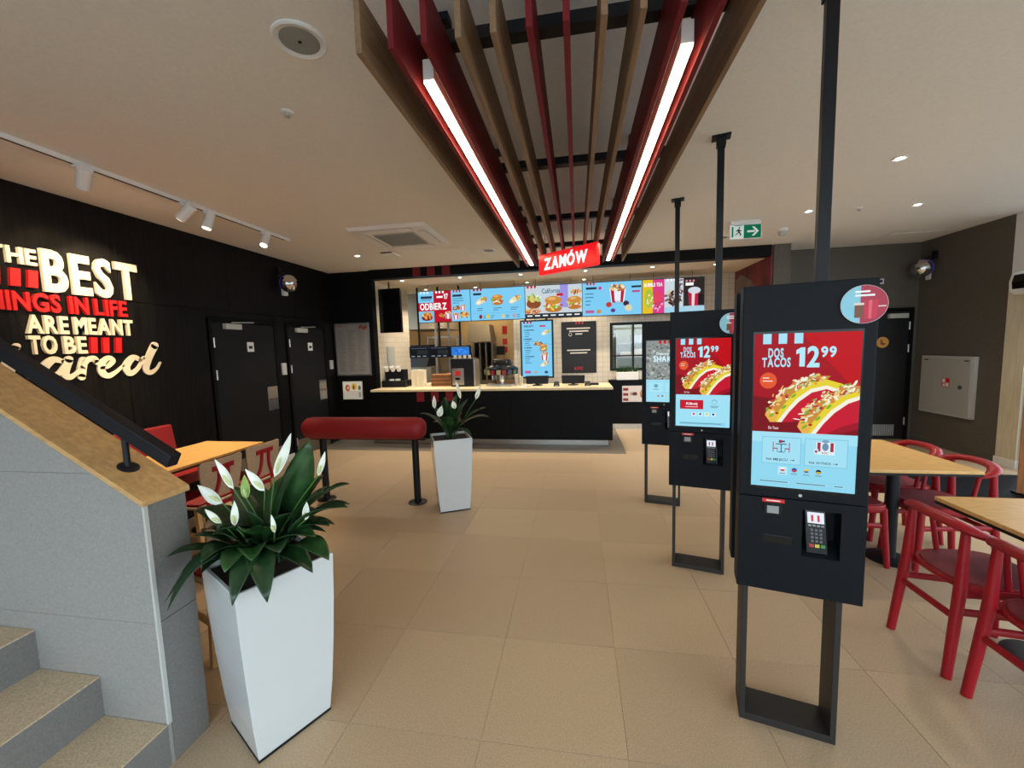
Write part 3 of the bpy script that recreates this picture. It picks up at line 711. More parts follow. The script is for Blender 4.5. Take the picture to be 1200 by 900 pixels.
# ================================================================== ORDERING KIOSKS
def taco(P, ox, oy, s, ar):
    def T(pts): return [(ox + x * s, oy + y * s * ar * 1.25) for x, y in pts]
    P.poly(T([(.05, .10), (.12, .0), (.24, .0), (.40, .2), (.60, .42), (.85, .55), (.95, .66), (.70, .66), (.40, .54), (.16, .32)]), '#c98a3a')
    P.poly(T([(.14, .02), (.24, .18), (.42, .40), (.66, .56), (.90, .61), (1.12, .55), (1.24, .42), (1.20, .30), (.90, .30), (.5, .1), (.22, .0)]), '#e3cf2e')
    P.poly(T([(.21, .01), (.33, .17), (.48, .34), (.68, .48), (.90, .53), (1.09, .47), (1.21, .34), (1.15, .22), (.90, .2), (.5, .06), (.28, .0)]), '#f3efdc')
    P.poly(T([(.27, .0), (.38, .15), (.52, .30), (.70, .43), (.90, .48), (1.08, .42), (1.19, .30), (1.13, .18), (.92, .10), (.62, .03)]), '#c4162f')
    P.poly(T([(.42, .02), (.62, .12), (.86, .19), (1.14, .2), (1.12, .17), (.92, .10), (.62, .03)]), '#9c1026')
    P.poly(T([(.02, .10), (.10, .0), (.17, .0), (.22, .10), (.14, .2), (.05, .18)]), '#e8b04a')
    cols = ['#e7dcae', '#f2ecd0', '#c4cf9a', '#d8803a', '#b8402a', '#7da33c', '#e9c06a', '#f6f2df', '#efe7c4']
    for i in range(90):
        t = rnd.random(); a = (.07 + .78 * t, .16 + .66 * t ** .75 - .16 * t * t)
        P.ell(*T([(a[0] + rnd.uniform(-.09, .05), a[1] + rnd.uniform(-.07, .07))])[0], .045 * s * (.4 + rnd.random()), .018 * s * ar * (.5 + rnd.random()), rnd.choice(cols), 6, rnd.uniform(-.3, 1.4))
    for q in ((.12, .10), (.30, .22), (.44, .38)): P.ell(*T([q])[0], .05 * s, .022 * s * ar, '#77b02f', 8, .8)
    for q in ((.2, .13), (.1, .2), (.34, .36)): P.ell(*T([q])[0], .03 * s, .02 * s * ar, '#a8231c', 8)
def promo(P):
    ar = P.w / P.h
    P.rect(0, .365, 1, 1, '#a20e1d'); P.poly([(0, .365), (1, .365), (1, .52), (0, .60)], '#7a0a17'); P.poly([(.45, 1), (1, 1), (1, .62)], '#bd0c17')
    P.stripes(.085, .935, 1, .082, '#a6e0f4')
    P.text('DOS', .14, .85, .29, .905, '#a6e3f7', 2); P.text('TACOS', .08, .79, .36, .845, '#a6e3f7', 2)
    P.text('12', .41, .79, .63, .91, '#b2e8f8', 2); P.text('99', .64, .85, .78, .91, '#b2e8f8', 2)
    taco(P, .11, .43, .66, ar); taco(P, .43, .36, .68, ar)
    P.rect(0, .30, 1, .366, '#a3dff2')
    P.ell(.145, .70, .085, .052, '#e2572b', 24); P.bars(.09, .72, .2, 2, .02, '#f6e6da')
    P.text('Do Taco', .16, .385, .26, .402, '#f4e6e6', 1)
def screen_eat_in():
    P = Print(.336, .606, '#8fd6ee'); promo(P)
    for x0, x1 in ((.10, .49), (.52, .92)):
        P.rect(x0, .155, x1, .335, '#7cc7e2'); P.rect(x0 + .008, .16, x1 - .008, .33, '#a2def2')
    R_, D_ = '#a03048', '#4a5d70'
    P.rect(.24, .285, .35, .291, D_); P.rect(.29, .235, .30, .287, D_); P.rect(.265, .233, .325, .238, D_); P.rect(.27, .295, .30, .315, R_); P.rect(.30, .300, .33, .312, D_)
    for s_, x in ((1, .215), (-1, .375)):
        P.rect(x - .004, .235, x + .004, .30, R_); P.rect(min(x, x + s_ * .045), .255, max(x, x + s_ * .045), .262, R_); P.rect(x + s_ * .042 - .003, .235, x + s_ * .042 + .003, .257, D_)
    P.rect(.63, .235, .80, .315, '#dfeef4'); P.rect(.64, .255, .67, .312, R_); P.rect(.76, .255, .79, .312, R_); P.ell(.715, .285, .03, .025, '#6f8fa8'); P.text('KFC', .685, .24, .745, .252, '#a3203a', 1); P.ell(.715, .32, .035, .01, '#7fa2b8')
    P.rect(.61, .235, .65, .27, '#cfe4ee'); P.ell(.63, .253, .012, .008, R_)
    P.text('NA MIEJSCU', .15, .178, .36, .193, '#3b4a58', 1); P.rect(.385, .184, .425, .187, '#3b4a58'); P.poly([(.415, .193), (.43, .1855), (.415, .178)], '#3b4a58')
    P.text('NA WYNOS', .57, .172, .77, .187, '#3b4a58', 1); P.rect(.79, .178, .83, .181, '#3b4a58'); P.poly([(.82, .187), (.835, .1795), (.82, .172)], '#3b4a58')
    P.rect(.27, .085, .36, .14, '#b8e7f6')
    for i, (a, b_) in enumerate((('#f4f4f4', '#c8384a'), ('#3a4f9c', '#c8384a'), ('#e8c93c', '#3a6fc0'), ('#2a2a2a', '#d8b23a'))):
        x = .315 + i * .115; P.ell(x, .122, .026, .0145, a); P.poly([(x - .026, .122), (x + .026, .122), (x + .015, .110), (x - .015, .110)], b_); P.rect(x - .03, .093, x + .03, .098, '#6d8796')
    for x0, x1 in ((.07, .40), (.43, .76), (.79, .92)):
        P.rect(x0, .022, x1, .052, '#7cc7e2'); P.rect(x0 + .004, .025, x1 - .004, .049, '#9bdcf1'); P.rect(x0 + .02, .034, x1 - .03, .040, '#5b7484')
    return P
def screen_click():
    P = Print(.336, .606, '#9fdff3'); promo(P)
    P.rect(.08, .20, .52, .305, '#c2142c'); P.text('Kliknij', .20, .25, .41, .275, '#ffffff', 2); P.rect(.18, .222, .42, .230, '#f3c3c8')
    P.ell(.72, .285, .05, .028, '#5f8ea5'); P.ell(.72, .283, .044, .023, '#9fdff3'); P.rect(.64, .235, .80, .241, '#5b7484'); P.rect(.66, .22, .78, .226, '#5b7484')
    for i in range(4):
        x = .30 + i * .12; P.rect(x, .12, x + .09, .165, '#c9eefa'); P.ell(x + .045, .145, .022, .012, ['#c8384a', '#3a4f9c', '#e8c93c', '#2a2a2a'][i])
    P.rect(.07, .022, .92, .05, '#86cfe8'); P.rect(.09, .034, .85, .040, '#5b7484')
    return P
def screen_shake():
    P = Print(.336, .606, '#9fdff3')
    P.rect(0, .365, 1, 1, '#8d9491')
    for i in range(260): P.ell(rnd.random(), .365 + .63 * rnd.random() * .96 + .01, .035 * rnd.random() + .012, .02 * rnd.random() + .008, rnd.choice(['#7b827f', '#a3a9a5', '#6a706d', '#bcc1bc', '#596360', '#94a09a']), 7, rnd.random() * 3)
    P.rect(0, .35, 1, .366, '#9fdff3'); P.stripes(.35, .95, 1, .07, '#c2142c')
    P.text('Deluxe', .28, .77, .62, .81, '#eafaff', 1); P.text('SHAKE', .20, .66, .80, .75, '#d4f4ff', 2)
    for x0, x1 in ((.06, .49), (.52, .94)):
        P.rect(x0, .15, x1, .33, '#84cde6'); P.rect(x0 + .008, .155, x1 - .008, .325, '#a8e3f5'); c = (x0 + x1) / 2
        P.ell(c, .265, .06, .03, '#6aa5bd'); P.rect(c - .09, .205, c + .09, .213, '#5b7484')
    for i in range(4): P.ell(.34 + i * .11, .10, .025, .014, ['#c8384a', '#3a4f9c', '#e8c93c', '#2a2a2a'][i])
    return P
def kiosk(x, y, scr, label, wob):
    a = -R(14)
    t = thing('ordering_kiosk', (x, y, 0), a, label, 'kiosk')
    W0, W1, Z0, Z1 = -.025, .395, .62, 1.85
    LB = dict(world=False)
    # floor frame: flat bar loop
    for nm, bx in (('leg', (0, 0, 0, .02, .15, Z0)), ('leg', (.32, 0, 0, .34, .15, Z0)), ('foot_bar', (.02, 0, 0, .32, .15, .032))):
        MB().box(*bx).build(nm, 'kiosk_frame', t, bevel=.001, **LB)
    # front housing with a terminal recess, built from slabs around the recess
    hx0, hx1, hz0, hz1 = .195, .318, .785, .975
    MB().box(W0, -.02, Z0, hx0, .075, 1.01).box(hx1, -.02, Z0, W1, .075, 1.01).box(hx0, -.02, Z0, hx1, .075, hz0).box(hx0, -.02, hz1, hx1, .075, 1.01).box(hx0, .05, hz0, hx1, .075, hz1).build('lower_housing', 'kiosk', t, **LB)
    MB().box(W0, -.02, 1.012, W1, .075, Z1).build('upper_housing', 'kiosk', t, bevel=.003, **LB)
    MB().hexa([(hx0, -.018, hz0), (hx1, -.018, hz0), (hx1, .05, hz0), (hx0, .05, hz0)], [(hx0, -.016, hz0 + .002), (hx1, -.016, hz0 + .002), (hx1, .05, hz0 + .05), (hx0, .05, hz0 + .05)]).build('terminal_ledge', 'kiosk', t, **LB)
    sc = MB().box(.012, -.0215, 1.048, .358, -.02, 1.672).build('screen', 'black_gloss', t, **LB)
    scr.build('screen_image', sc, (.017, -.0218, 1.057))
    MB().cyl((.185, -.0215, 1.03), (.185, -.02, 1.03), .006, n=10).build('sensor', 'grey', t, **LB)
    # scanner
    q = MB().box(.062, -.024, .938, .128, -.02, .99).build('scanner_window', 'black_gloss', t, bevel=.003, **LB)
    MB().box(.075, -.0255, .948, .115, -.024, .978).build('scanner_glass', 'white_grille', q, **LB)
    s = MB().box(.058, -.0225, .992, .134, -.02, 1.006).build('scanner_label', 'red_sign', t, **LB)
    MB().box(.072, -.0232, .997, .120, -.0225, 1.001).build('label_text', 'white', s, **LB)
    MB().box(.062, -.021, .82, .165, -.018, .855).build('receipt_slot', 'black_gloss', t, bevel=.002, **LB)
    # card terminal
    c = MB().hexa([(.215, -.008, .795), (.285, -.008, .795), (.285, .02, .792), (.215, .02, .792)], [(.208, .022, .968), (.282, .022, .968), (.282, .045, .965), (.208, .045, .965)]).build('card_terminal', 'black_gloss', t, bevel=.004, **LB)
    def onface(u, v, w, h, key, nm, n=.0012):
        # u,v on the tilted front face of the terminal
        def F(a_, b_): 
            f = b_; return (.215 + (.208 - .215) * f + a_ * (.07 + .004 * f), -.008 + .030 * f - n, .795 + .173 * f)
        b = MB(); b.hexa([F(u, v), F(u + w, v), (F(u + w, v)[0], F(u + w, v)[1] + .002, F(u + w, v)[2]), (F(u, v)[0], F(u, v)[1] + .002, F(u, v)[2])], [F(u, v + h), F(u + w, v + h), (F(u + w, v + h)[0], F(u + w, v + h)[1] + .002, F(u + w, v + h)[2]), (F(u, v + h)[0], F(u, v + h)[1] + .002, F(u, v + h)[2])])
        return b.build(nm, key, c, **LB)
    onface(.14, .68, .74, .24, 'term_screen', 'display'); onface(.30, .72, .10, .14, 'red_sign', 'display_mark', .0016); onface(.58, .72, .10, .14, 'red_sign', 'display_mark', .0016)
    for i in range(4): onface(.16 + i * .19, .61, .14, .035, 'white_grille', 'soft_key')
    for r_ in range(4):
        for k in range(3): onface(.25 + k * .2, .26 + r_ * .082, .12, .05, 'grey_key', 'key')
    for k, key in enumerate(('key_red', 'key_yellow', 'key_green')): onface(.16 + k * .26, .15, .2, .07, key, 'key')
    # second, rear-facing housing and the pole to the ceiling
    MB().box(W0, .205, Z0, W1, .30, Z1).build('rear_housing', 'kiosk', t, bevel=.003, **LB)
    MB().box(.012, .30, 1.048, .358, .3015, 1.672).build('rear_screen', 'black_gloss', t, **LB)
    MB().box(.02, .075, .63, .35, .205, 1.84).build('core', 'black_metal', t, **LB)
    MB().cyl((W1, .03, .80), (W1 + .012, .03, .80), .012, n=14).build('side_lock', 'black_metal', t, **LB)
    PX, PY = .29, .25
    MB().box(PX - .022, PY - .022, Z1, PX + .022, PY + .022, CZ - .02).build('pole', 'black_metal', t, bevel=.002, **LB)
    MB().box(PX - .03, PY - .03, CZ - .07, PX + .03, PY + .03, CZ - .012).box(PX - .06, PY - .045, CZ - .012, PX + .06, PY + .045, CZ).build('ceiling_bracket', 'black_metal', t, bevel=.002, **LB)
    # round hanging tag at the upper corner
    if wob:
        d = MB().cyl((W1 - .045, -.028, 1.757), (W1 - .045, -.026, 1.757), .068, n=36).build('round_tag', 'white', t, **LB)
        P = Print(.134, .134, None)
        P.ell(.5, .5, .5, .5, '#b21a3c', 36); P.poly([(.5 + .5 * cos(q), .5 + .5 * sin(q)) for q in [pi * .55 + i * pi * .9 / 14 for i in range(15)]], '#8fd0e4')
        P.bars(.3, .86, .8, 2, .1, '#ffffff', .5); P.rect(.30, .15, .48, .50, '#7a4a2a'); P.rect(.28, .48, .50, .54, '#e8e0d0'); P.poly([(.52, .12), (.76, .12), (.80, .6), (.50, .6)], '#d01f3c'); P.poly([(.60, .12), (.66, .12), (.67, .6), (.60, .6)], '#e85a70'); P.rect(.80, .42, .96, .45, '#f3d8dd')
        P.build('tag_print', d, (W1 - .045 - .067, -.0283, 1.757 - .067), 'prnt')
    return t
MT['term_screen'] = emat('terminal_display', (.85, .88, 1.0), .8)
MT['grey_key'] = mat('terminal_key', (.10, .10, .11), .5)
MT['key_red'] = mat('terminal_key_red', (.4, .02, .01), .5); MT['key_yellow'] = mat('terminal_key_yellow', (.65, .5, .03), .5); MT['key_green'] = mat('terminal_key_green', (.02, .22, .05), .5)
kiosk(.68, 1.74, screen_eat_in(), 'black ordering kiosk whose screen offers two light-blue buttons under tacos', True)
kiosk(.67, 2.96, screen_click(), 'black ordering kiosk whose screen has a red button under tacos', True)
kiosk(.67, 4.18, screen_shake(), 'black ordering kiosk with a grey shake picture on its screen', True)

# ================================================================== DINING FURNITURE, RIGHT
def table(name, x0, x1, y0, y1, label, peds, top='oak_table'):
    t = thing(name, ((x0 + x1) / 2, (y0 + y1) / 2, 0), 0, label, 'table')
    tp = MB().box(x0, y0, .728, x1, y1, .75).build('tabletop', top, t, bevel=.003)
    MB().box(x0 + .002, y0 + .002, .712, x1 - .002, y1 - .002, .728).build('edge_band', 'black_metal', t)
    for (px, py) in peds:
        MB().lathe([(.142, 0), (.142, .008), (.125, .014), (.045, .02)], (px, py, 0), 32).build('base_plate', 'black_metal', t, smooth=True)
        MB().cyl((px, py, .014), (px, py, .70), .04, n=20).build('column', 'black_metal', t, smooth=True)
        MB().box(px - .12, py - .12, .70, px + .12, py + .12, .712).build('top_plate', 'black_metal', t)
    return t
table('dining_table', 1.93, 2.60, 2.98, 3.88, 'oak-topped table with red chairs on both sides near the entrance mat', [(2.26, 3.24), (2.26, 3.66)])
table('dining_table', 1.95, 2.62, 1.55, 2.50, 'oak-topped table with two red chairs along one side only', [(2.28, 1.82), (2.28, 2.26)])
def red_chair(loc, rz, label):
    t = thing('red_armchair', loc, rz, label, 'chair', 'red wooden chairs at the oak tables')
    K = dict(world=False, smooth=True)
    # seat: rounded shell with a fabric pad
    def outline(s, n=36):
        P = []
        for i in range(n):
            a = 2 * pi * i / n; c, s_ = cos(a), sin(a); e = .62
            P.append((math.copysign(abs(c) ** e, c) * .225 * s, math.copysign(abs(s_) ** e, s_) * .205 * s * (1.0 + .02 * c)))
        return P
    b = MB(); b.prism(outline(1.0), lambda u, v, k: (u, v, .428 + .022 * k + .02 * (abs(v) / .225) ** 2 * k)); b.build('seat', 'red', t, bevel=.005, **K)
    b = MB(); b.prism(outline(.93), lambda u, v, k: (u, v, .440 + .020 * k + .018 * (abs(v) / .225) ** 2)); b.build('seat_pad', 'red_seat', t, bevel=.006, **K)
    rail = [(-.085, .196, .690), (-.14, .195, .705), (-.195, .174, .725), (-.235, .115, .745), (-.25, 0, .752), (-.235, -.115, .745), (-.195, -.174, .725), (-.14, -.195, .705), (-.085, -.196, .690)]
    P = spline(rail, 4); n = len(P)
    rs = [.015 + .021 * min(1, sin(pi * i / (n - 1)) * 1.3) for i in range(n)]
    MB().tube(P, rs, 12, flat=.62, upv=(0, 0, 1)).build('top_rail', 'red', t, **K)
    for s in (-1, 1):
        MB().tube([(-.215, s * .150, .728), (-.225, s * .155, .45), (-.27, s * .172, 0)], [.017, .0245, .020], 12).build('leg', 'red', t, **K)
        MB().tube([(.185, s * .145, .432), (.195, s * .152, .25), (.215, s * .165, 0)], [.022, .022, .017], 12).build('leg', 'red', t, **K)
        MB().tube([(-.095, s * .195, .69), (-.06, s * .186, .445)], [.012, .013], 10).build('arm_post', 'red', t, **K)
        MB().tube([(-.238, s * .160, .33), (.192, s * .150, .30)], [.012, .012], 10, flat=1.5).build('side_stretcher', 'red', t, **K)
        MB().tube([(-.226, s * .156, .415), (.186, s * .146, .412)], [.014, .014], 10, flat=1.3).build('seat_rail', 'red', t, **K)
    MB().tube([(-.243, -.160, .30), (-.243, .160, .30)], [.012, .012], 10, flat=1.5).build('back_stretcher', 'red', t, **K)
    MB().tube([(.188, -.145, .40), (.188, .145, .40)], [.014, .014], 10, flat=1.4).build('front_rail', 'red', t, **K)
    return t
ch = red_chair((2.0, 2.26, 0), 0, 'red wooden chair at the nearer oak table, on its kiosk side, towards the counter')
ch['label'] = 'red wooden chair at the one-sided oak table, the one next to the other table'
copy_tree(ch, None, (2.0, 1.815, 0), 0, 'red wooden chair at the one-sided oak table, the one farther from the other table')
copy_tree(ch, None, (1.94, 3.26, 0), R(1), 'lone red wooden chair on the kiosk side of the table near the entrance mat')
copy_tree(ch, None, (2.53, 3.24, 0), R(180), 'red wooden chair across the table by the entrance mat, end nearer the other table')
copy_tree(ch, None, (2.53, 3.68, 0), R(180), 'red wooden chair across the table by the entrance mat, end nearer the black door')
# entrance mat: ribbed
em = thing('entrance_mat', (4.3, 5.0, 0), 0, 'black ribbed entrance mat on the floor near the doorway', 'mat')
MB().box(3.45, 4.55, .001, 5.1, 5.35, .006).build('mat_base', 'rubber', em)
r_ = MB()
for i in range(27): r_.box(3.47, 4.57 + i * .029, .006, 5.08, 4.585 + i * .029, .012)
r_.build('ribs', 'black_metal', em)['kind'] = 'stuff'
MB().box(3.43, 4.53, .001, 5.12, 4.549, .010).box(3.43, 5.351, .001, 5.12, 5.37, .010).build('frame', 'steel', em)
wp = thing('wooden_partition', (4.62, 4.45, 0), 0, 'brown wooden partition board standing near the entrance mat', 'partition')
MB().hexa([(4.36, 4.68, .03), (4.95, 4.19, .03), (4.98, 4.22, .03), (4.39, 4.71, .03)], [(4.36, 4.68, 1.19), (4.95, 4.19, 1.19), (4.98, 4.22, 1.19), (4.39, 4.71, 1.19)]).build('board', 'brown_wood', wp, bevel=.004)
for (x, y) in ((4.40, 4.665), (4.93, 4.225)): MB().box(x - .02, y - .09, 0, x + .02, y + .09, .03).build('foot', 'black_metal', wp)

# ================================================================== LEFT SEATING
table('dining_table', -3.86, -3.18, 2.0, 3.56, 'golden oak table under the slogan wall', [(-3.52, 2.35), (-3.52, 3.2)])
bq = thing('banquette', (XL + .3, 2.7, 0), 0, 'red upholstered bench against the slogan wall', 'bench')
MB().box(XL + .02, 1.5, 0, XL + .5, 3.62, .36).build('bench_base', 'black_wall', bq)
MB().box(XL + .02, 1.5, .36, XL + .54, 3.62, .46).build('seat_cushion', 'red_fabric', bq, bevel=.03, seg=3)
MB().hexa([(XL + .02, 1.5, .46), (XL + .14, 1.5, .46), (XL + .14, 3.62, .46), (XL + .02, 3.62, .46)], [(XL + .02, 1.5, .92), (XL + .07, 1.5, .92), (XL + .07, 3.62, .92), (XL + .02, 3.62, .92)]).build('back_cushion', 'red_fabric', bq, bevel=.02, seg=3)
def ply_chair(loc, rz, label):
    t = thing('plywood_chair', loc, rz, label, 'chair', 'plywood chairs with red frames')
    K = dict(world=False)
    # faces +X; curved plywood back at x=-.22
    def backx(y, z): return -.235 - .10 * (z - .45) + .35 * y * y
    b = MB(); N = 9; outl = []
    for k in (0, 1):
        for i in range(N):
            f = -1 + 2 * i / (N - 1)
            for j, z in enumerate((.50, .58, .70, .79, .805)):
                hw = (.155, .175, .195, .20, .185)[j]; y = f * hw
                outl.append((backx(y, z) - .012 * k, y, z))
    fs = []; S = 5
    for k in (0, 1):
        o = k * N * S
        for i in range(N - 1):
            for j in range(S - 1): fs.append((o + i * S + j, o + (i + 1) * S + j, o + (i + 1) * S + j + 1, o + i * S + j + 1))
    per = [i * S for i in range(N)] + [(N - 1) * S + j for j in range(1, S)] + [i * S + S - 1 for i in range(N - 2, -1, -1)] + [j for j in range(S - 2, 0, -1)]
    for a, c in zip(per, per[1:] + per[:1]): fs.append((a, c, c + N * S, a + N * S))
    b.add(outl, fs); bk = b.build('backrest', 'ply', t, smooth=True, **K)
    # red bracket on the outside of the back: bar with two legs flaring to the seat
    def bx(y, z): return backx(y, z) - .012
    br = MB()
    pts = [(-.10, .735), (.10, .735)]
    yy = [-.10 + .02 * i for i in range(11)]
    for y0, y1 in zip(yy[:-1], yy[1:]): br.hexa([(bx(y0, .72) - .008, y0, .715), (bx(y0, .72), y0, .715), (bx(y1, .72), y1, .715), (bx(y1, .72) - .008, y1, .715)], [(bx(y0, .75) - .008, y0, .755), (bx(y0, .75), y0, .755), (bx(y1, .75), y1, .755), (bx(y1, .75) - .008, y1, .755)])
    for s in (-1, 1): br.tube(spline([(bx(.04, .73) - .006, s * .04, .73), (bx(.045, .62) - .006, s * .045, .62), (bx(.06, .53) - .004, s * .075, .53), (-.22, s * .13, .435)], 5), .017, 8, flat=.6)
    br.build('back_bracket', 'red', bk, **K)
    b = MB(); b.prism([(-.21, -.19), (.19, -.21), (.215, -.17), (.215, .17), (.19, .21), (-.21, .19)], lambda u, v, k: (u, v, .43 + .018 * k)); b.build('seat', 'ply', t, bevel=.006, **K)
    b = MB(); b.prism([(-.19, -.17), (.17, -.19), (.195, -.15), (.195, .15), (.17, .19), (-.19, .17)], lambda u, v, k: (u, v, .448 + .02 * k)); b.build('seat_pad', 'red_fabric', t, bevel=.008, **K)
    for sx, sy in ((-1, -1), (-1, 1), (1, -1), (1, 1)):
        MB().bar((sx * .17, sy * .165, .43), (sx * .21 - .01, sy * .20, 0), .034, .034, (0, 1, 0)).build('leg', 'oak', t, bevel=.004, **K)
    for s in (-1, 1):
        MB().bar((-.187, s * .18, .22), (.185, s * .18, .22), .02, .034).build('side_stretcher', 'oak', t, bevel=.003, **K)
        MB().bar((s * .17, -.17, .40), (s * .17, .17, .40), .02, .04).build('seat_rail', 'red', t, bevel=.003, **K)
    return t
pc = ply_chair((-3.16, 2.79, 0), R(180), 'plywood chair with red back bracket, at the golden table nearer the stair parapet')
copy_tree(pc, None, (-3.20, 3.28, 0), R(180), 'plywood chair with red back bracket, at the golden table end nearer the doors')
copy_tree(pc, None, (-2.05, 1.95, 0), R(160), 'plywood chair mostly hidden between stair parapet and white planter')

# ================================================================== PERCH RAIL
pr_ = thing('perch_bench', (-2.25, 3.97, 0), 0, 'red padded cylindrical perch rail on two black posts', 'bench')
MB().lathe([(.03, -.62 - .09), (.085, -.60 - .09), (.112, -.655), (.12, -.60), (.12, .60), (.112, .655), (.085, .69), (.03, .71)], (-2.305, 3.97, .81), 32, axis=(1, 0, 0)).build('padded_roll', 'red_fabric', pr_, smooth=True)
MB().box(-2.93, 3.945, .685, -1.60, 3.995, .70).build('support_bar', 'black_metal', pr_)
for x in (-2.80, -1.72):
    MB().cyl((x, 3.97, .008), (x, 3.97, .70), .036, n=22).build('post', 'black_metal', pr_, smooth=True)
    MB().lathe([(.10, 0), (.10, .006), (.09, .010), (.036, .012)], (x, 3.97, 0), 32).build('base_plate', 'black_metal', pr_, smooth=True)

# ================================================================== PLANTERS WITH PEACE LILIES
def leaf(parent, base, tip, w, lift, key, side=None):
    base, tip = Vector(base), Vector(tip); d = tip - base; L = d.length
    ctrl = base + d * .5 + Vector((0, 0, lift))
    def pos(t): return base * (1 - t) ** 2 + ctrl * (2 * t * (1 - t)) + tip * t * t
    def tan(t): return ((ctrl - base) * (1 - t) + (tip - ctrl) * t).normalized()
    b = MB(); N = 11; t0 = .34
    b.tube([pos(t0 * i / 3) for i in range(4)], [.0045, .004, .0035, .003], 6)
    sd = Vector(side) if side else None
    o = len(b.v); rows = []
    for i in range(N):
        f = i / (N - 1); t = t0 - .03 + (1 - t0 + .03) * f; p = pos(t); g = tan(t)
        a = g.cross(Vector((0, 0, 1)))
        if a.length < .25 or sd: a = (sd or Vector((1, 0, 0))); a = a - g * a.dot(g)
        a.normalize(); nrm = a.cross(g).normalized()
        if nrm.z < 0: nrm = -nrm
        hw = w * .58 * (sin(pi * min(1, f ** .8)) ** .75 if 0 < f < 1 else .012)
        wob = .012 * sin(f * 9 + L * 40)
        for q in (-1, -.55, 0, .55, 1):
            b.v.append(p + a * (hw * q) + nrm * (hw * (.30 * q * q - .04 * (q == 0)) + wob * q * hw * 4))
    for i in range(N - 1):
        for q in range(4): b.f.append((o + i * 5 + q, o + i * 5 + q + 1, o + (i + 1) * 5 + q + 1, o + (i + 1) * 5 + q))
    ob = b.build('leaf', key, parent, smooth=True)
    ob.data.materials[0] = MT[key]
    m_ = ob.modifiers.new('thickness', 'SOLIDIFY'); m_.thickness = .0012
    return ob
def flower(parent, root, base, tip, w, key='spathe'):
    root, base, tip = Vector(root), Vector(base), Vector(tip)
    c = (root + base) / 2 + Vector((0, 0, .04))
    st_ = MB(); st_.tube([root * (1 - t) ** 2 + c * (2 * t * (1 - t)) + base * t * t for t in (0, .25, .5, .75, 1)], [.004, .0035, .003, .003, .003], 6)
    s = st_.build('flower_stem', 'stem', parent, smooth=True)
    d = tip - base; a = Vector((.96, .16, 0)); a = (a - d.normalized() * a.dot(d.normalized())).normalized(); n = a.cross(d).normalized()
    if n.y > 0: n = -n
    b = MB(); N = 9
    for i in range(N):
        f = i / (N - 1); hw = w * .42 * (sin(pi * f ** .75) ** .85 if 0 < f < 1 else .03)
        p = base + d * f - n * (.10 * d.length * sin(pi * f))
        for q in (-1, -.5, 0, .5, 1): b.v.append(p + a * hw * q + n * hw * .65 * q * q)
    for i in range(N - 1):
        for q in range(4): b.f.append((i * 5 + q, i * 5 + q + 1, (i + 1) * 5 + q + 1, (i + 1) * 5 + q))
    fl_ = b.build('flower', key, s, smooth=True)
    m_ = fl_.modifiers.new('thickness', 'SOLIDIFY'); m_.thickness = .0012
    q0 = base + d * .10; q1 = base + d * .48 + n * .012
    MB().tube([q0, q0.lerp(q1, .3), q0.lerp(q1, .8), q1], [.003, .0065, .006, .002], 8).build('spadix', 'spadix', s, smooth=True)
def planter(c, ang, label):
    t = thing('potted_peace_lily', (c[0], c[1], 0), R(ang), label, 'potted plant')
    H = .75; b = MB()
    prof = [(0, .146), (.02, .150), (.15, .162), (.35, .175), (.55, .185), (H, .191), (H, .178), (H - .03, .176)]
    o = 0
    for z, h in prof: b.v += [Vector((-h, -h, z)), Vector((h, -h, z)), Vector((h, h, z)), Vector((-h, h, z))]
    for i in range(len(prof) - 1):
        for k in range(4): b.f.append((i * 4 + k, i * 4 + (k + 1) % 4, (i + 1) * 4 + (k + 1) % 4, (i + 1) * 4 + k))
    b.f.append((3, 2, 1, 0)); e = (len(prof) - 1) * 4; b.f.append((e, e + 1, e + 2, e + 3))
    b.build('planter', 'white_gloss', t, bevel=.002, world=False)
    MB().box(-.15, -.15, .001, .15, .15, .012).build('foot', 'black_metal', t, world=False)
    MB().box(-.174, -.174, H - .06, .174, .174, H - .022).build('soil', 'soil', t, world=False, bevel=.01)
    return t
p1 = planter((-1.345, 1.475), 62, 'white tapered planter with a flowering peace lily beside the stair parapet')
C1 = Vector((-1.345, 1.475, .735))
def rp(s=.05): return C1 + Vector((rnd.uniform(-s, s), rnd.uniform(-s, s), -.02))
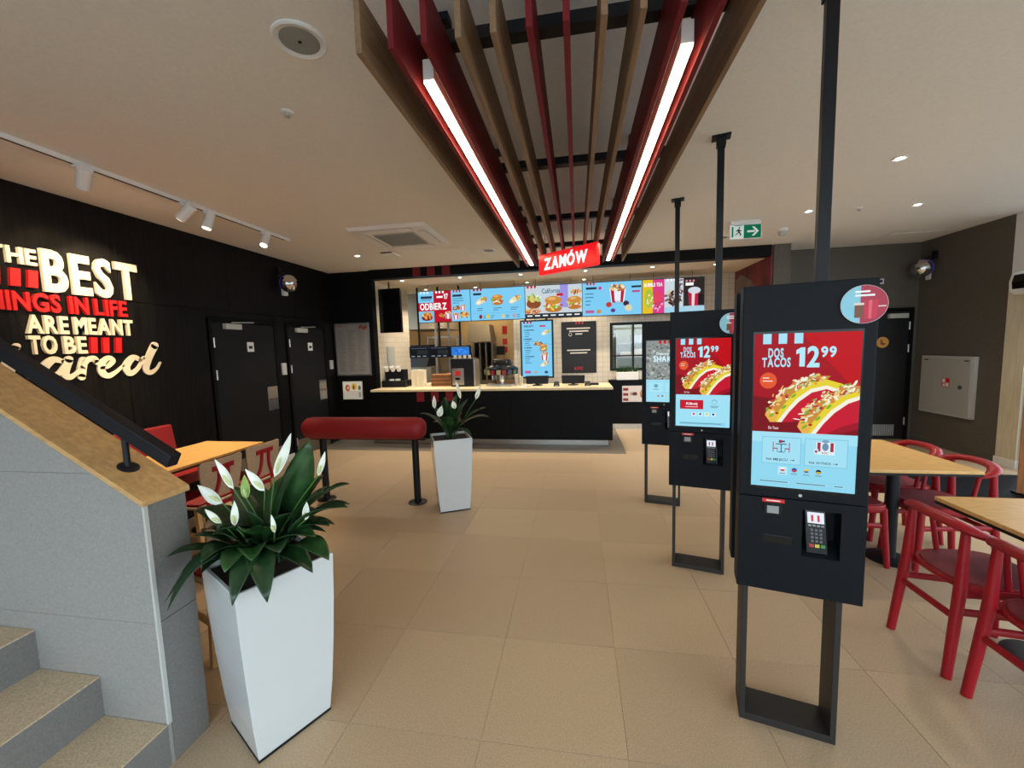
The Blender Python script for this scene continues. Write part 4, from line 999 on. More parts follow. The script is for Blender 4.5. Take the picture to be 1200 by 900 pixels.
L1 = [  # tip, width, lift
    ((-1.12, 1.50, 1.27), .115, .02, (.95, .2, .2)), ((-1.19, 1.46, 1.17), .06, .04, (.8, -.5, .2)),
    ((-.93, 1.47, 1.10), .085, .16), ((-.90, 1.40, 1.03), .085, .17), ((-1.00, 1.42, .94), .075, .14), ((-.97, 1.36, .83), .09, .16), ((-1.03, 1.62, .95), .08, .15),
    ((-1.15, 1.24, .72), .085, .27), ((-1.24, 1.18, .74), .08, .27), ((-1.42, 1.24, .86), .10, .16), ((-1.20, 1.24, .88), .09, .14),
    ((-1.60, 1.26, .86), .07, .12), ((-1.60, 1.30, .76), .085, .2), ((-1.58, 1.22, .70), .09, .26), ((-1.52, 1.18, .70), .09, .29),
    ((-1.68, 1.47, .96), .12, .14), ((-1.72, 1.52, .83), .10, .18), ((-1.62, 1.42, .99), .10, .12), ((-1.60, 1.68, 1.0), .10, .12),
    ((-1.40, 1.30, .96), .10, .12), ((-1.26, 1.28, .97), .09, .12), ((-1.47, 1.34, .92), .10, .12), ((-1.33, 1.36, 1.02), .08, .08), ((-1.14, 1.40, 1.0), .085, .12),
    ((-1.22, 1.72, 1.05), .09, .10), ((-1.42, 1.74, 1.05), .09, .10), ((-1.08, 1.55, 1.06), .08, .10), ((-1.50, 1.50, 1.06), .08, .08), ((-1.28, 1.55, 1.08), .08, .06),
    ((-1.13, 1.50, .84), .09, .16), ((-1.08, 1.44, .88), .09, .15), ((-1.17, 1.34, .86), .10, .15), ((-1.10, 1.60, .86), .09, .15), ((-1.20, 1.62, .92), .09, .12), ((-1.06, 1.38, .76), .09, .18), ((-1.30, 1.22, .84), .09, .16), ((-1.45, 1.26, .80), .11, .16)]
for i, q in enumerate(L1):
    leaf(p1, rp(), q[0], q[1], q[2], 'leaf' if i % 5 else 'leaf2', q[3] if len(q) > 3 else None)
for i in range(26):
    a = rnd.uniform(0, 2 * pi); r_ = rnd.uniform(.10, .26)
    leaf(p1, rp(), C1 + Vector((r_ * cos(a), r_ * sin(a), rnd.uniform(.05, .26))), rnd.uniform(.06, .09), rnd.uniform(.08, .16), 'leaf')
F1 = [((-1.53, 1.46, 1.00), (-1.615, 1.43, 1.09), .075, 'spathe'), ((-1.46, 1.45, 1.07), (-1.54, 1.45, 1.20), .045, 'spathe'), ((-1.42, 1.47, 1.02), (-1.41, 1.46, 1.13), .05, 'leaf_bud'),
      ((-1.30, 1.44, 1.07), (-1.375, 1.43, 1.165), .05, 'spathe'), ((-1.275, 1.47, 1.12), (-1.18, 1.47, 1.31), .05, 'spathe'), ((-1.38, 1.36, .95), (-1.36, 1.35, 1.06), .04, 'spathe'),
      ((-1.07, 1.47, 1.13), (-1.03, 1.47, 1.235), .03, 'spathe'), ((-1.09, 1.40, .97), (-1.07, 1.39, 1.05), .035, 'spathe'), ((-1.20, 1.36, .93), (-1.20, 1.35, 1.01), .025, 'spathe'), ((-1.44, 1.36, .96), (-1.48, 1.33, 1.03), .045, 'spathe')]
MT['leaf_bud'] = mat('green_spathe', '#9fbf6a', .45, noise=20, amt=.3)
for b0, t0, w0, k0 in F1: flower(p1, rp(.04), b0, t0, w0, k0)
p2 = planter((-1.30, 3.90), 26, 'white tapered planter with a peace lily at the end of the red perch rail')
C1 = Vector((-1.30, 3.90, .735))
L2 = [((-1.58, 3.80, 1.00), .08, .14), ((-.86, 3.80, .96), .09, .18), ((-.90, 3.84, 1.05), .09, .14), ((-1.02, 3.70, .80), .08, .16), ((-1.20, 3.85, 1.18), .10, .05), ((-1.33, 3.86, 1.16), .09, .05), ((-1.08, 3.85, 1.14), .10, .08), ((-1.45, 3.85, 1.08), .08, .08), ((-1.28, 3.70, .98), .10, .12), ((-1.15, 3.72, .96), .09, .12), ((-1.42, 3.75, .92), .08, .12)]
for i, q in enumerate(L2): leaf(p2, rp(), q[0], q[1], q[2], 'leaf' if i % 4 else 'leaf2')
for i in range(14):
    a = rnd.uniform(0, 2 * pi); r_ = rnd.uniform(.08, .22)
    leaf(p2, rp(), C1 + Vector((r_ * cos(a), r_ * sin(a), rnd.uniform(.15, .38))), rnd.uniform(.07, .09), rnd.uniform(.03, .1), 'leaf')
for b0, t0, w0 in [((-1.16, 3.85, 1.14), (-1.20, 3.85, 1.32), .045), ((-1.42, 3.80, 1.05), (-1.42, 3.80, 1.18), .05), ((-1.35, 3.72, .98), (-1.31, 3.71, 1.09), .075), ((-1.20, 3.78, 1.05), (-1.22, 3.78, 1.13), .06), ((-.99, 3.80, 1.14), (-.94, 3.80, 1.27), .05)]:
    flower(p2, rp(.04), b0, t0, w0)

# ================================================================== COUNTER AND KITCHEN
ct = thing('service_counter', (-1.5, 6.85, 0), 0, 'long black service counter with pale top and steel plinth', 'counter')
CX0, CX1, CY0, CY1 = -3.59, .55, 6.50, 7.30
MB().box(CX0, CY0 + .02, .10, CX1 - .012, CY1, .925).build('body', 'black_wall', ct)
MB().box(CX0, CY0 + .09, 0, CX1 - .06, CY1, .10).build('plinth', 'steel', ct)
MB().box(CX0, CY0 - .01, .925, CX1 + .01, CY1, .962).build('worktop', 'ctop', ct, bevel=.003)
n = 5
MT['counter_black'] = mat('counter_black', (.003, .0034, .0046), .5, spec=.12)
for i in range(n):
    a = CX0 + (CX1 - CX0) * i / n; b_ = CX0 + (CX1 - CX0) * (i + 1) / n
    MB().box(a + .002, CY0, .10, b_ - .002, CY0 + .02, .923).build('front_panel', 'counter_black', ct, bevel=.0015, seg=1)
MB().box(CX1 - .012, CY0 + .002, .10, CX1, CY1, .923).build('end_panel', 'counter_black', ct)
for x0 in (-2.74, -2.48, -2.22): MB().box(x0, CY0 - .004, .75, x0 + .135, CY0 + .001, .922).build('red_stripe', 'red_slat', ct)
# tiled walls of the kitchen
kb = struct(MB().box(-1.15, 8.10, 0, .64, 8.22, KZ).box(.64, 8.10, 0, 1.92, 8.22, 1.12).box(.64, 8.10, 2.06, 1.92, 8.22, KZ).box(1.92, 8.10, 0, 2.9, 8.22, KZ).build('wall_kitchen', 'tilew'), 'cream tiled kitchen wall behind the tills')
struct(MB().box(-1.27, 8.10, 0, -1.15, 8.6, KZ).build('wall_kitchen_pier', 'tilew'), 'tiled pier at the kitchen passage')
struct(MB().box(-3.72, YB + .15, 0, -3.60, 8.3, KZ).build('wall_kitchen_end', 'tilew'), 'cream tiled end wall of the kitchen')
wn = struct(thing('window_3', (1.28, 8.12, 1.12), 0, 'black framed kitchen pass-through window', 'window'))
for bx in ((.64, 8.09, 1.12, .69, 8.16, 2.06), (1.87, 8.09, 1.12, 1.92, 8.16, 2.06), (.69, 8.09, 1.12, 1.87, 8.16, 1.17), (.69, 8.09, 2.01, 1.87, 8.16, 2.06)): MB().box(*bx).build('frame', 'black_metal', wn)
for bx in ((1.07, 8.10, 1.17, 1.10, 8.15, 2.01), (1.48, 8.10, 1.17, 1.51, 8.15, 2.01), (.69, 8.10, 1.40, 1.87, 8.15, 1.425)): MB().box(*bx).build('glazing_bar', 'black_metal', wn)
for xa, xb in ((.69, 1.07), (1.10, 1.48), (1.51, 1.87)):
    for za, zb in ((1.17, 1.40), (1.425, 2.01)): MB().box(xa, 8.122, za, xb, 8.128, zb).build('pane', 'glass', wn)
# room behind the window
struct(MB().box(-1.15, 10.0, 0, 2.9, 10.1, KZ).build('wall_back_room', mat('grey_green_wall', '#9aa08c', .6)), 'pale grey-green wall of the back room')
sh_ = thing('steel_shelf', (1.5, 9.8, 0), 0, 'steel shelf in the room behind the kitchen window', 'shelf')
for z in (.9, 1.32, 1.65): MB().box(.9, 9.6, z, 2.3, 9.95, z + .02).build('shelf_board', 'steel', sh_)
for x in (.9, 2.28): MB().box(x, 9.6, 0, x + .02, 9.95, 1.9).build('upright', 'steel', sh_)
for i, (x, w_, h_) in enumerate([(1.0, .25, .12), (1.32, .2, .18), (1.6, .3, .10)]):
    tag(MB().box(x, 9.65, 1.34, x + w_, 9.9, 1.34 + h_).build('container', 'card', bevel=.01), ['low wide', 'tall narrow', 'flat broad'][i] + ' pale container on the back-room shelf', 'container')
tag(MB().box(1.25, 9.65, 1.67, 1.9, 9.9, 1.85).build('container', 'steel', bevel=.01), 'steel box on the top back-room shelf', 'container')
lamp('back_room_lamp', 'AREA', (1.2, 9.3, 2.85), 12, (1, .93, .8), None, (1.2, 9.3, 0), size=.6)
# low black wall right of the counter
lw = thing('half_wall', (1.7, 7.95, 0), 0, 'low black half wall with steel plinth behind the kiosks', 'half wall')
MB().box(.60, 7.90, .10, 2.88, 8.06, .95).build('body', 'counter_black', lw); MB().box(.60, 7.915, 0, 2.88, 8.06, .10).build('plinth', 'steel', lw)
for i in range(10): MB().box(.602 + i * .2278, 7.892, .10, .602 + (i + 1) * .2278 - .004, 7.90, .948).build('board', 'counter_black', lw)
po = thing('wall_poster', (.85, 7.89, .53), 0, 'small white and red poster on the black half wall', 'poster')
MB().box(0, -.004, 0, .55, .002, .31).build('backing', 'white', po, world=False)
P = Print(.54, .30, '#d8cfc8'); 
for i in range(3): P.rect(.02, .05 + i * .33, .20, .22 + i * .33, '#8e1426')
P.ell(.42, .5, .09, .12, '#4a3a38'); P.text('KFC', .27, .42, .50, .58, '#7a1222', 2); P.ell(.75, .5, .16, .33, '#b98a52'); P.blobs(.75, .5, .14, .28, ['#a8743c', '#8a4f24', '#d0a468'], 40, .03)
P.build('print', po, (.005, -.0045, .005), 'prnt')
wp2 = thing('window_box', (.92, 7.96, .95), 0, 'white plant box with small green herbs on the half wall', 'plant box')
MB().box(.75, 7.90, .952, 1.15, 8.04, 1.10).build('box', 'white', wp2, bevel=.006)
for k in range(10):
    x = .78 + .037 * k; hb = MB()
    for j in range(9):
        a = rnd.uniform(0, 2 * pi); p = Vector((x, 7.97, 1.09)); q = p + Vector((.05 * cos(a), .04 * sin(a), rnd.uniform(.06, .14)))
        s_ = Vector((rnd.uniform(-1, 1), rnd.uniform(-1, 1), .2)).normalized() * .012; mid = (p + q) / 2
        hb.add([p, mid + s_, q, mid - s_], [(0, 1, 2, 3)])
    hb.build('herb', 'leaf2', wp2)

# ---- menu boards
def food(P, cx, cy, r, kind):
    k = P.w / P.h
    if kind == 'burger':
        P.ell(cx, cy - r * .5 * k, r, r * .4 * k, '#b9762e'); P.blobs(cx, cy, r, r * .45 * k, ['#7fae3a', '#c8492c', '#e6c04a', '#f0e6c0'], 26, r * .28); P.ell(cx, cy + r * .5 * k, r, r * .5 * k, '#c98a3c'); P.ell(cx - r * .2, cy + r * .7 * k, r * .5, r * .18 * k, '#e2b269')
    elif kind == 'wrap':
        P.ell(cx, cy, r * 1.2, r * .5 * k, '#e9d9ae', rot=.5); P.blobs(cx + r * .5, cy + r * .3 * k, r * .5, r * .4 * k, ['#7fae3a', '#c8492c', '#e6b04a', '#f3ecd2'], 22, r * .22); P.ell(cx - r * .5, cy - r * .3 * k, r * .4, r * .3 * k, '#f7efd8')
    elif kind == 'bucket':
        P.poly([(cx - r * .75, cy - r * k), (cx + r * .75, cy - r * k), (cx + r, cy + r * .7 * k), (cx - r, cy + r * .7 * k)], '#e7eef6')
        for q in (-.85, .4): P.poly([(cx + q * r * .78, cy - r * k), (cx + (q + .4) * r * .78, cy - r * k), (cx + (q + .4) * r * 1.02, cy + r * .7 * k), (cx + q * r * 1.02, cy + r * .7 * k)], '#b81632')
        P.blobs(cx, cy + r * .8 * k, r * .9, r * .35 * k, ['#c98a4a', '#e7c48e', '#a8642c', '#f3e3c2'], 30, r * .25)
    else:
        P.blobs(cx, cy, r, r * .6 * k, ['#d9983c', '#b8642a', '#eac26a', '#8a3d20'], 30, r * .3)
BL = '#7ccbf2'
def menu1():
    P = Print(1.05, .595, BL); P.rect(.30, .0, .64, 1, '#b8122b'); P.rect(.0, .36, .62, .64, '#c4122a'); P.stripes(.04, .93, 1, .035, '#e8f6fc'); P.stripes(.34, .93, 1, .035, '#ffffff')
    P.bars(.05, .85, .28, 1, .1, '#21344a', .8); P.bars(.05, .74, .3, 1, .08, '#3a6078'); P.text('17', .50, .74, .58, .90, '#ffffff', 2); P.rect(.36, .78, .48, .84, '#ffffff'); P.text('ODBIERZ', .03, .41, .55, .61, '#ffffff', 2)
    P.poly([(.02, .04), (.30, .04), (.30, .34), (.02, .34)], '#7cc0dd'); P.ell(.16, .15, .11, .10, '#8a1a2a'); P.blobs(.17, .22, .09, .09, ['#d9983c', '#c8642a', '#eac26a'], 30, .03)
    food(P, .46, .2, .06, 'x'); food(P, .57, .2, .06, 'bucket'); P.rect(.645, 0, 1, 1, BL); P.stripes(.68, .93, 1, .03, '#c4122a'); P.bars(.67, .86, .92, 1, .1, '#21344a', .7); P.bars(.67, .74, .88, 3, .07, '#3a7090')
    food(P, .74, .42, .07, 'x'); food(P, .86, .42, .05, 'bucket'); food(P, .72, .16, .06, 'bucket'); food(P, .88, .2, .09, 'x')
    return P
def menu2():
    P = Print(1.05, .595, BL); P.stripes(.05, .93, 1, .035, '#c4122a'); P.bars(.05, .87, .28, 1, .1, '#21344a', .7)
    for x, k in ((.2, 'wrap'), (.5, 'burger'), (.82, 'wrap')): food(P, x, .62, .10, k); P.bars(x - .08, .38, x + .08, 2, .06, '#24506a')
    P.rect(.05, .22, .95, .226, '#3f9ccc')
    for x, c in ((.18, '#7a2540'), (.32, '#d9c62c'), (.6, '#d8c89a'), (.80, '#b8a0a8')): P.ell(x, .11, .03, .07, c); P.bars(x + .05, .14, x + .12, 2, .06, '#24506a')
    return P
def menu3():
    P = Print(1.05, .595, '#c7d3da'); P.rect(0, 0, 1, .14, '#232a33'); P.rect(.62, .3, .76, 1, '#9a94e0'); P.stripes(.03, .93, 1, .035, '#c4122a')
    P.text('California', .30, .76, .62, .90, '#24607a', 1); P.rect(.56, .66, .67, .74, '#c4142e')
    P.ell(.15, .45, .13, .16, '#8a4a2a'); P.blobs(.15, .62, .12, .10, ['#7fae3a', '#eac26a', '#f3ecd2', '#b8d06a'], 40, .035); P.blobs(.14, .22, .14, .08, ['#d9983c', '#eac26a', '#c8642a'], 30, .03)
    food(P, .50, .40, .15, 'burger'); food(P, .87, .42, .12, 'burger'); food(P, .90, .75, .08, 'x')
    for i in range(7): P.rect(.03 + i * .14, .05, .12 + i * .14, .09, '#e9eef2')
    return P
def menu4():
    P = Print(1.05, .595, BL); P.stripes(.07, .93, 1, .03, '#c4122a'); P.bars(.06, .87, .26, 1, .1, '#21344a', .7); P.ell(.30, .83, .03, .05, '#c0429a'); P.bars(.05, .68, .2, 4, .11, '#24506a', .2)
    food(P, .60, .62, .14, 'bucket'); P.text('KFC', .55, .36, .64, .42, '#203a5a', 1); P.ell(.45, .32, .05, .08, '#c03a2c'); P.ell(.74, .34, .05, .08, '#4a1f3a'); P.ell(.78, .2, .06, .1, '#d8d4a8')
    P.bars(.83, .86, 1.0, 1, .1, '#21344a', .6); P.rect(.84, .66, .97, .72, '#b84a8a'); P.rect(.05, .08, .20, .17, '#b85a9a'); P.ell(.28, .12, .04, .06, '#c98a3c'); P.ell(.52, .14, .04, .06, '#5a3a8a')
    return P
def menu5():
    P = Print(1.05, .595, '#8a8f92'); P.rect(0, 0, .20, 1, '#e2bf1f'); P.rect(.17, 0, .36, 1, '#d83a86'); P.text('BUBBLE TEA', .03, .80, .33, .90, '#ffffff', 2); P.ell(.11, .45, .07, .28, '#9fc43a'); P.ell(.25, .4, .07, .28, '#e0405e'); P.blobs(.12, .4, .06, .2, ['#f2efd0', '#c8d84a', '#e8a02a'], 18, .025); P.blobs(.26, .2, .09, .12, ['#e88ac0', '#c02a6a', '#f0c0da'], 18, .03)
    P.rect(.36, 0, .66, 1, '#c9d6de'); P.blobs(.5, .45, .12, .2, ['#7a5a4a', '#4a3028', '#d8c8b8', '#2a1c18'], 40, .04); P.blobs(.62, .75, .04, .22, ['#9a6a72', '#6a4048'], 12, .03); P.rect(.36, 0, 1, .16, '#9fd2e8'); P.stripes(.40, .93, 1, .03, '#ffffff')
    P.rect(.67, .1, 1, 1, '#2a2422'); P.stripes(.70, .88, .94, .03, '#d88a96'); P.bars(.70, .86, .83, 1, .12, '#ffffff', .7); P.poly([(.76, .16), (.90, .16), (.93, .62), (.74, .62)], '#b81440'); P.poly([(.80, .16), (.84, .16), (.85, .62), (.80, .62)], '#f0d8de'); P.ell(.84, .63, .10, .10, '#cfd8e2'); P.rect(.90, .22, .99, .52, '#0a0808'); P.rect(.67, .05, 1, .18, '#a8cfe0')
    return P
MY = 7.6
mlabels = ['red and blue promotion', 'light blue wraps-and-sides', 'burger picture', 'light blue bucket', 'pink and yellow drinks']
for i, f in enumerate((menu1, menu2, menu3, menu4, menu5)):
    x = -3.08 + i * 1.062
    t = thing('menu_screen', (x, MY, 2.165), 0, 'hanging menu screen showing the %s page' % mlabels[i], 'menu screen', 'menu screens over the counter')
    MB().box(0, 0, 0, 1.06, .06, .615).build('casing', 'black_metal', t, world=False, bevel=.003)
    f().build('screen_image', t, (.008, -.0015, .010))
    for xx in (.2, .86): MB().cyl((xx, .03, .615), (xx, .03, KZ - 2.165), .004, n=6).build('suspension_cable', 'black_metal', t, world=False)
# portrait menu
t = thing('menu_screen', (-1.06, MY - .02, 1.04), 0, 'portrait menu screen listing wraps between the order window and the tills', 'menu screen')
MB().box(0, 0, 0, .625, .06, 1.10).build('casing', 'black_metal', t, world=False, bevel=.003)
P = Print(.565, 1.04, BL); P.stripes(.06, .965, 1, .06, '#c4122a'); P.text('WRAPY', .07, .90, .40, .935, '#21344a', 2); P.rect(.60, .90, .80, .93, '#c83a5a'); P.ell(.88, .915, .05, .028, '#8fc6e8')
for k in range(4): P.rect(.08, .84 - k * .16, .12, .855 - k * .16, '#21344a'); P.bars(.14, .855 - k * .16, .45, 1, .03, '#21344a', .5); P.bars(.10, .81 - k * .16, .34, 3, .036, '#24506a', .25)
for (x, y, k) in ((.8, .80, 'wrap'), (.55, .60, 'x'), (.72, .52, 'burger'), (.75, .36, 'bucket'), (.75, .23, 'wrap')): food(P, x, y, .13, k)
P.poly([(.05, .68), (1, .58), (1, .575), (.05, .675)], '#2f86b8'); P.rect(.08, .06, .28, .11, '#c05a9a'); P.ell(.45, .08, .06, .02, '#c9a06a'); P.ell(.8, .08, .06, .025, '#3a4a7a')
P.build('screen_image', t, (.03, -.0015, .03))
for xx in (.1, .5): MB().cyl((xx, .04, 1.10), (xx, .04, 1.125), .02, n=8).build('mount', 'black_metal', t, world=False)
# black poster with white lettering
t = thing('wall_poster', (-.30, 8.09, 1.09), 0, 'black poster with white lines of text on the tiled wall', 'poster')
MB().box(0, 0, 0, .68, .01, 1.02).build('board', 'black_wall', t, world=False)
P = Print(.67, 1.01, '#0b0b0c'); P.stripes(.40, .955, 1, .05, '#b8122b')
for k, (a, b_) in enumerate(((.15, .83), (.22, .78), (.40, .60))): P.rect(a, .86 - k * .055, b_, .885 - k * .055, '#e8e2d8')
P.ell(.25, .755, .05, .035, '#d8d2c8'); P.ell(.25, .758, .035, .024, '#0b0b0c')
P.rect(.15, .435, .83, .458, '#e8e2d8'); P.rect(.24, .38, .74, .403, '#e8e2d8'); P.text('KFC', .36, .06, .62, .115, '#c4122a', 2)
P.build('poster_print', t, (.005, -.0015, .005), 'prnt')
# black display hung at the end of the opening
t = thing('hanging_display', (-3.62, 7.0, 1.97), R(-6), 'switched-off black portrait display hanging by the tiled end wall', 'display')
MB().box(0, 0, 0, .47, .05, .80).build('casing', 'black_gloss', t, world=False, bevel=.004); MB().cyl((.23, .03, .8), (.23, .03, KZ - 1.97), .012, n=8).build('mount', 'black_metal', t, world=False)
# order monitors on posts
for i, x in enumerate((-3.42, -2.985, -2.545)):
    t = thing('order_monitor', (x, 7.85, 1.475), 0, ['dark order monitor on a post, outermost towards the end wall', 'dark order monitor on a post in the middle of three', 'blue-lit order monitor on a post above the drinks machine'][i], 'monitor')
    MB().box(0, 0, 0, .43, .04, .225).build('casing', 'black_metal', t, world=False, bevel=.003)
    P = Print(.415, .21, '#0c1016')
    if i == 2: P.rect(.05, .12, .95, .82, '#2a78d8'); P.rect(.05, .86, .95, .92, '#5a9ae0'); P.blobs(.5, .5, .3, .2, ['#3f8ee8', '#1f62c0'], 12, .1)
    else: P.rect(.4, .3, .95, .7, '#232a2c'); P.rect(.05, .86, .9, .90, '#5a6a80'); [P.rect(.08 + k * .3, .08, .26 + k * .3, .16, '#8f9aa6') for k in range(3)]
    P.build('screen_image', t, (.0075, -.0015, .0075))
    MB().box(.19, .04, .1, .225, .07, KZ - 1.475).build('post', 'black_metal', t, world=False)
# nutrition frame and lit niche on the black wall
t = thing('framed_list', (-4.36, YB, 1.20), 0, 'silver framed grey price list on the black wall', 'framed list')
MB().box(0, -.02, 0, .68, 0, .96).build('frame', 'steel', t, world=False, bevel=.003)
P = Print(.63, .91, '#8d8a86'); P.stripes(.05, .95, .99, .03, '#8a2030'); P.blobs(.85, .93, .1, .04, ['#7a2a20', '#a04a30'], 14, .04); P.bars(.2, .97, .4, 1, .03, '#4a3030')
for c in range(3): P.bars(.06 + c * .31, .88, .30 + c * .31, 26, .032, '#74716d', .4)
P.build('list_print', t, (.025, -.0215, .025), 'prnt')
t = thing('display_niche', (-4.26, YB, .77), 0, 'small lit box with colourful prize toys under the framed list', 'display niche')
MB().box(0, -.03, 0, .38, -.001, .33).build('surround', 'white', t, world=False, bevel=.003)
P = Print(.36, .31, '#e8dcc0'); P.rect(0, 0, 1, .48, '#cfc4ae'); P.ell(.25, .65, .13, .2, '#c0503a'); P.ell(.28, .66, .06, .1, '#e8b090'); P.ell(.6, .72, .14, .2, '#e0b030'); P.ell(.58, .68, .05, .12, '#7a4a20'); P.ell(.9, .65, .08, .14, '#6a6a60'); P.rect(.85, .1, .95, .4, '#9a8a78')
P.build('niche_print', t, (.01, -.0315, .01), 'backlit')

# ---- things on the counter
CT = .962
t = thing('cup_organizer', (-3.42, 7.05, CT), 0, 'black organizer of cups and lids at the wall end of the counter', 'organizer')
MB().box(-.18, -.12, 0, .30, .18, .12).build('lower_tray', 'black_metal', t, world=False, bevel=.004); MB().box(-.16, .0, .12, .22, .18, .32).build('upper_tray', 'black_metal', t, world=False, bevel=.004)
for k in range(3): MB().lathe([(.035, 0), (.045, .09)], (-.10 + .12 * k, -.03, .30), 14, axis=(0, -.5, 1)).build('cup', 'white', t, world=False, smooth=True)
for k in range(2): MB().lathe([(.045, 0), (.048, .03)], (.0 + .12 * k, -.06, .12), 14).build('lid', 'white', t, world=False, smooth=True)
for k in range(3):
    tag(MB().box(-3.03 + k * .085, 6.98, CT, -2.95 + k * .085, 7.10, CT + .31 - .0 * k).build('carton', 'card', bevel=.003), 'cream upright carton in a row of three on the counter', 'carton', 'cream cartons on the counter')
tag(MB().box(-2.77, 7.0, CT, -2.67, 7.1, CT + .06).build('napkin_box', 'card', bevel=.006), 'small pale box beside the cream cartons', 'box')
t = thing('brown_box', (-2.47, 7.12, CT), 0, 'brown cardboard carrier box on the counter beside the drinks machine', 'box')
MB().box(-.19, -.1, 0, .19, .1, .22).build('carton_body', 'board', t, world=False, bevel=.003)
for k in range(3): MB().box(-.18, -.104, .03 + k * .065, .18, -.1, .05 + k * .065).build('slot', 'wood_dark', t, world=False)
t = thing('drinks_machine', (-2.03, 7.05, CT), 0, 'black drinks machine with silver front panel on the counter', 'drinks machine')
MB().box(-.21, -.15, 0, .21, .18, .50).build('body', 'black_metal', t, world=False, bevel=.008); MB().box(-.19, -.156, .03, .03, -.15, .33).build('front_panel', 'steel', t, world=False, bevel=.003)
MB().box(-.13, -.162, .20, -.03, -.156, .28).build('logo_plate', 'red_sign', t, world=False); MB().box(-.12, -.19, .13, -.04, -.156, .16).build('spout', 'black_gloss', t, world=False); MB().box(.21, -.14, 0, .24, .18, .48).build('side_panel', 'steel', t, world=False)
for k in range(4): MB().cyl((-.16 + k * .09, -.02, .5), (-.16 + k * .09, -.02, .56), .03, n=12).build('cup', 'card', t, world=False)
t = thing('soda_tower', (-1.36, 7.15, CT), 0, 'black arched soda dispenser head with coloured flavour labels on chrome column', 'soda dispenser')
MB().lathe([(.06, 0), (.06, .02), (.045, .03), (.05, .18)], (0, 0, 0), 20).build('column', 'chrome', t, world=False, smooth=True)
hd_ = MB().lathe([(.10, .17), (.30, .20), (.31, .30), (.27, .33), (.20, .36), (.17, .45), (.14, .47), (.0, .47)], (0, 0, 0), 28); hd_.build('head', 'black_gloss', t, world=False, smooth=True)
for k, c in enumerate(('#5a6a3a', '#9a9070', '#8a2028', '#a89c78', '#8a2028', '#2a3a5a', '#4a5a3a')):
    a = -pi / 2 + (k - 3) * .33; MB().bar((.30 * cos(a), .30 * sin(a), .245), (.325 * cos(a), .325 * sin(a), .245), .075, .08).build('flavour_label', mat('label_colour', c, .5), t, world=False)
for k in range(5):
    a = -pi / 2 + (k - 2) * .4; MB().cyl((.2 * cos(a), .2 * sin(a), .11), (.2 * cos(a), .2 * sin(a), .19), .014, n=10).build('nozzle', 'chrome', t, world=False)
MB().box(-.25, -.22, 0, .25, .05, .03).build('drip_tray', 'steel', t, world=False, bevel=.004)
tag(MB().lathe([(.03, 0), (.045, .16)], (-.99, 7.0, CT), 16).build('paper_cup', 'card', smooth=True), 'tall paper cup standing beside the soda dispenser', 'cup')
for i, x in enumerate((-.69, -.07)):
    t = thing('till', (x, 6.95, CT), 0, ['black till screen under the portrait menu', 'black till screen under the black poster'][i], 'till')
    MB().lathe([(.09, 0), (.09, .012), (.03, .02), (.025, .06)], (0, 0, 0), 18).build('stand', 'black_metal', t, world=False, smooth=True)
    MB().hexa([(-.19, -.06, .03), (.19, -.06, .03), (.19, .02, .03), (-.19, .02, .03)], [(-.20, -.03, .17), (.20, -.03, .17), (.20, .03, .17), (-.20, .03, .17)]).build('screen_back', 'black_metal', t, world=False, bevel=.01)
    MB().cyl((0, 0, .05), (0, 0, .1), .02, n=10).build('neck', 'black_metal', t, world=False)
for i, x in enumerate((-.40, .12)):
    t = thing('payment_terminal', (x + .05, 6.80, CT), 0, 'small black payment terminal beside the till under the %s' % ('portrait menu' if i == 0 else 'black poster'), 'payment terminal')
    MB().hexa([(-.05, -.06, 0), (.05, -.06, 0), (.05, .06, 0), (-.05, .06, 0)], [(-.045, -.055, .03), (.045, -.055, .03), (.045, .055, .075), (-.045, .055, .075)]).build('body', 'black_metal', t, world=False, bevel=.006)
    MB().box(-.03, -.064, .005, .03, -.06, .022).build('display', 'white_grille', t, world=False)
tag(MB().box(.19, 6.9, CT, .36, 7.02, CT + .03).build('card_tray', 'black_metal', bevel=.006), 'flat black tray near the end of the counter', 'tray')
tag(MB().box(-1.0, 6.7, CT, -.82, 6.82, CT + .012).build('napkin_stack', 'white', bevel=.002), 'thin stack of white paper on the counter by the soda dispenser', 'paper stack')

# ---- deep kitchen
hd2 = thing('extractor_hood', (-3.2, 9.3, 0), 0, 'pale steel extractor hood high on the left of the kitchen', 'extractor hood')
MB().hexa([(-3.9, 8.6, 2.1), (-2.9, 8.6, 2.1), (-2.9, 9.9, 2.1), (-3.9, 9.9, 2.1)], [(-3.9, 8.7, KZ), (-3.1, 8.7, KZ), (-3.1, 9.9, KZ), (-3.9, 9.9, KZ)]).build('canopy', 'dull', hd2)
fr = thing('fryer', (-3.55, 8.9, 0), 0, 'dark fryer cabinet under the pale hood', 'fryer')
MB().box(-3.95, 8.6, 0, -3.25, 9.3, 1.25).build('cabinet', 'dull', fr, bevel=.006); MB().hexa([(-3.95, 8.58, 1.25), (-3.35, 8.58, 1.25), (-3.35, 9.3, 1.25), (-3.95, 9.3, 1.25)], [(-3.95, 8.9, 1.75), (-3.30, 8.9, 1.75), (-3.30, 9.3, 1.75), (-3.95, 9.3, 1.75)]).build('splash_guard', 'black_metal', fr)
def rack(x0, y0, w_, d_, h_, n_, label):
    t = thing('steel_rack', (x0 + w_ / 2, y0 + d_ / 2, 0), 0, label, 'rack')
    for x in (x0, x0 + w_ - .03):
        for y in (y0, y0 + d_ - .03): MB().box(x, y, 0, x + .03, y + .03, h_).build('upright', 'steel', t)
    for k in range(n_): MB().box(x0, y0, .15 + (h_ - .2) * k / (n_ - 1), x0 + w_, y0 + d_, .17 + (h_ - .2) * k / (n_ - 1)).build('shelf_board', 'steel', t)
    return t
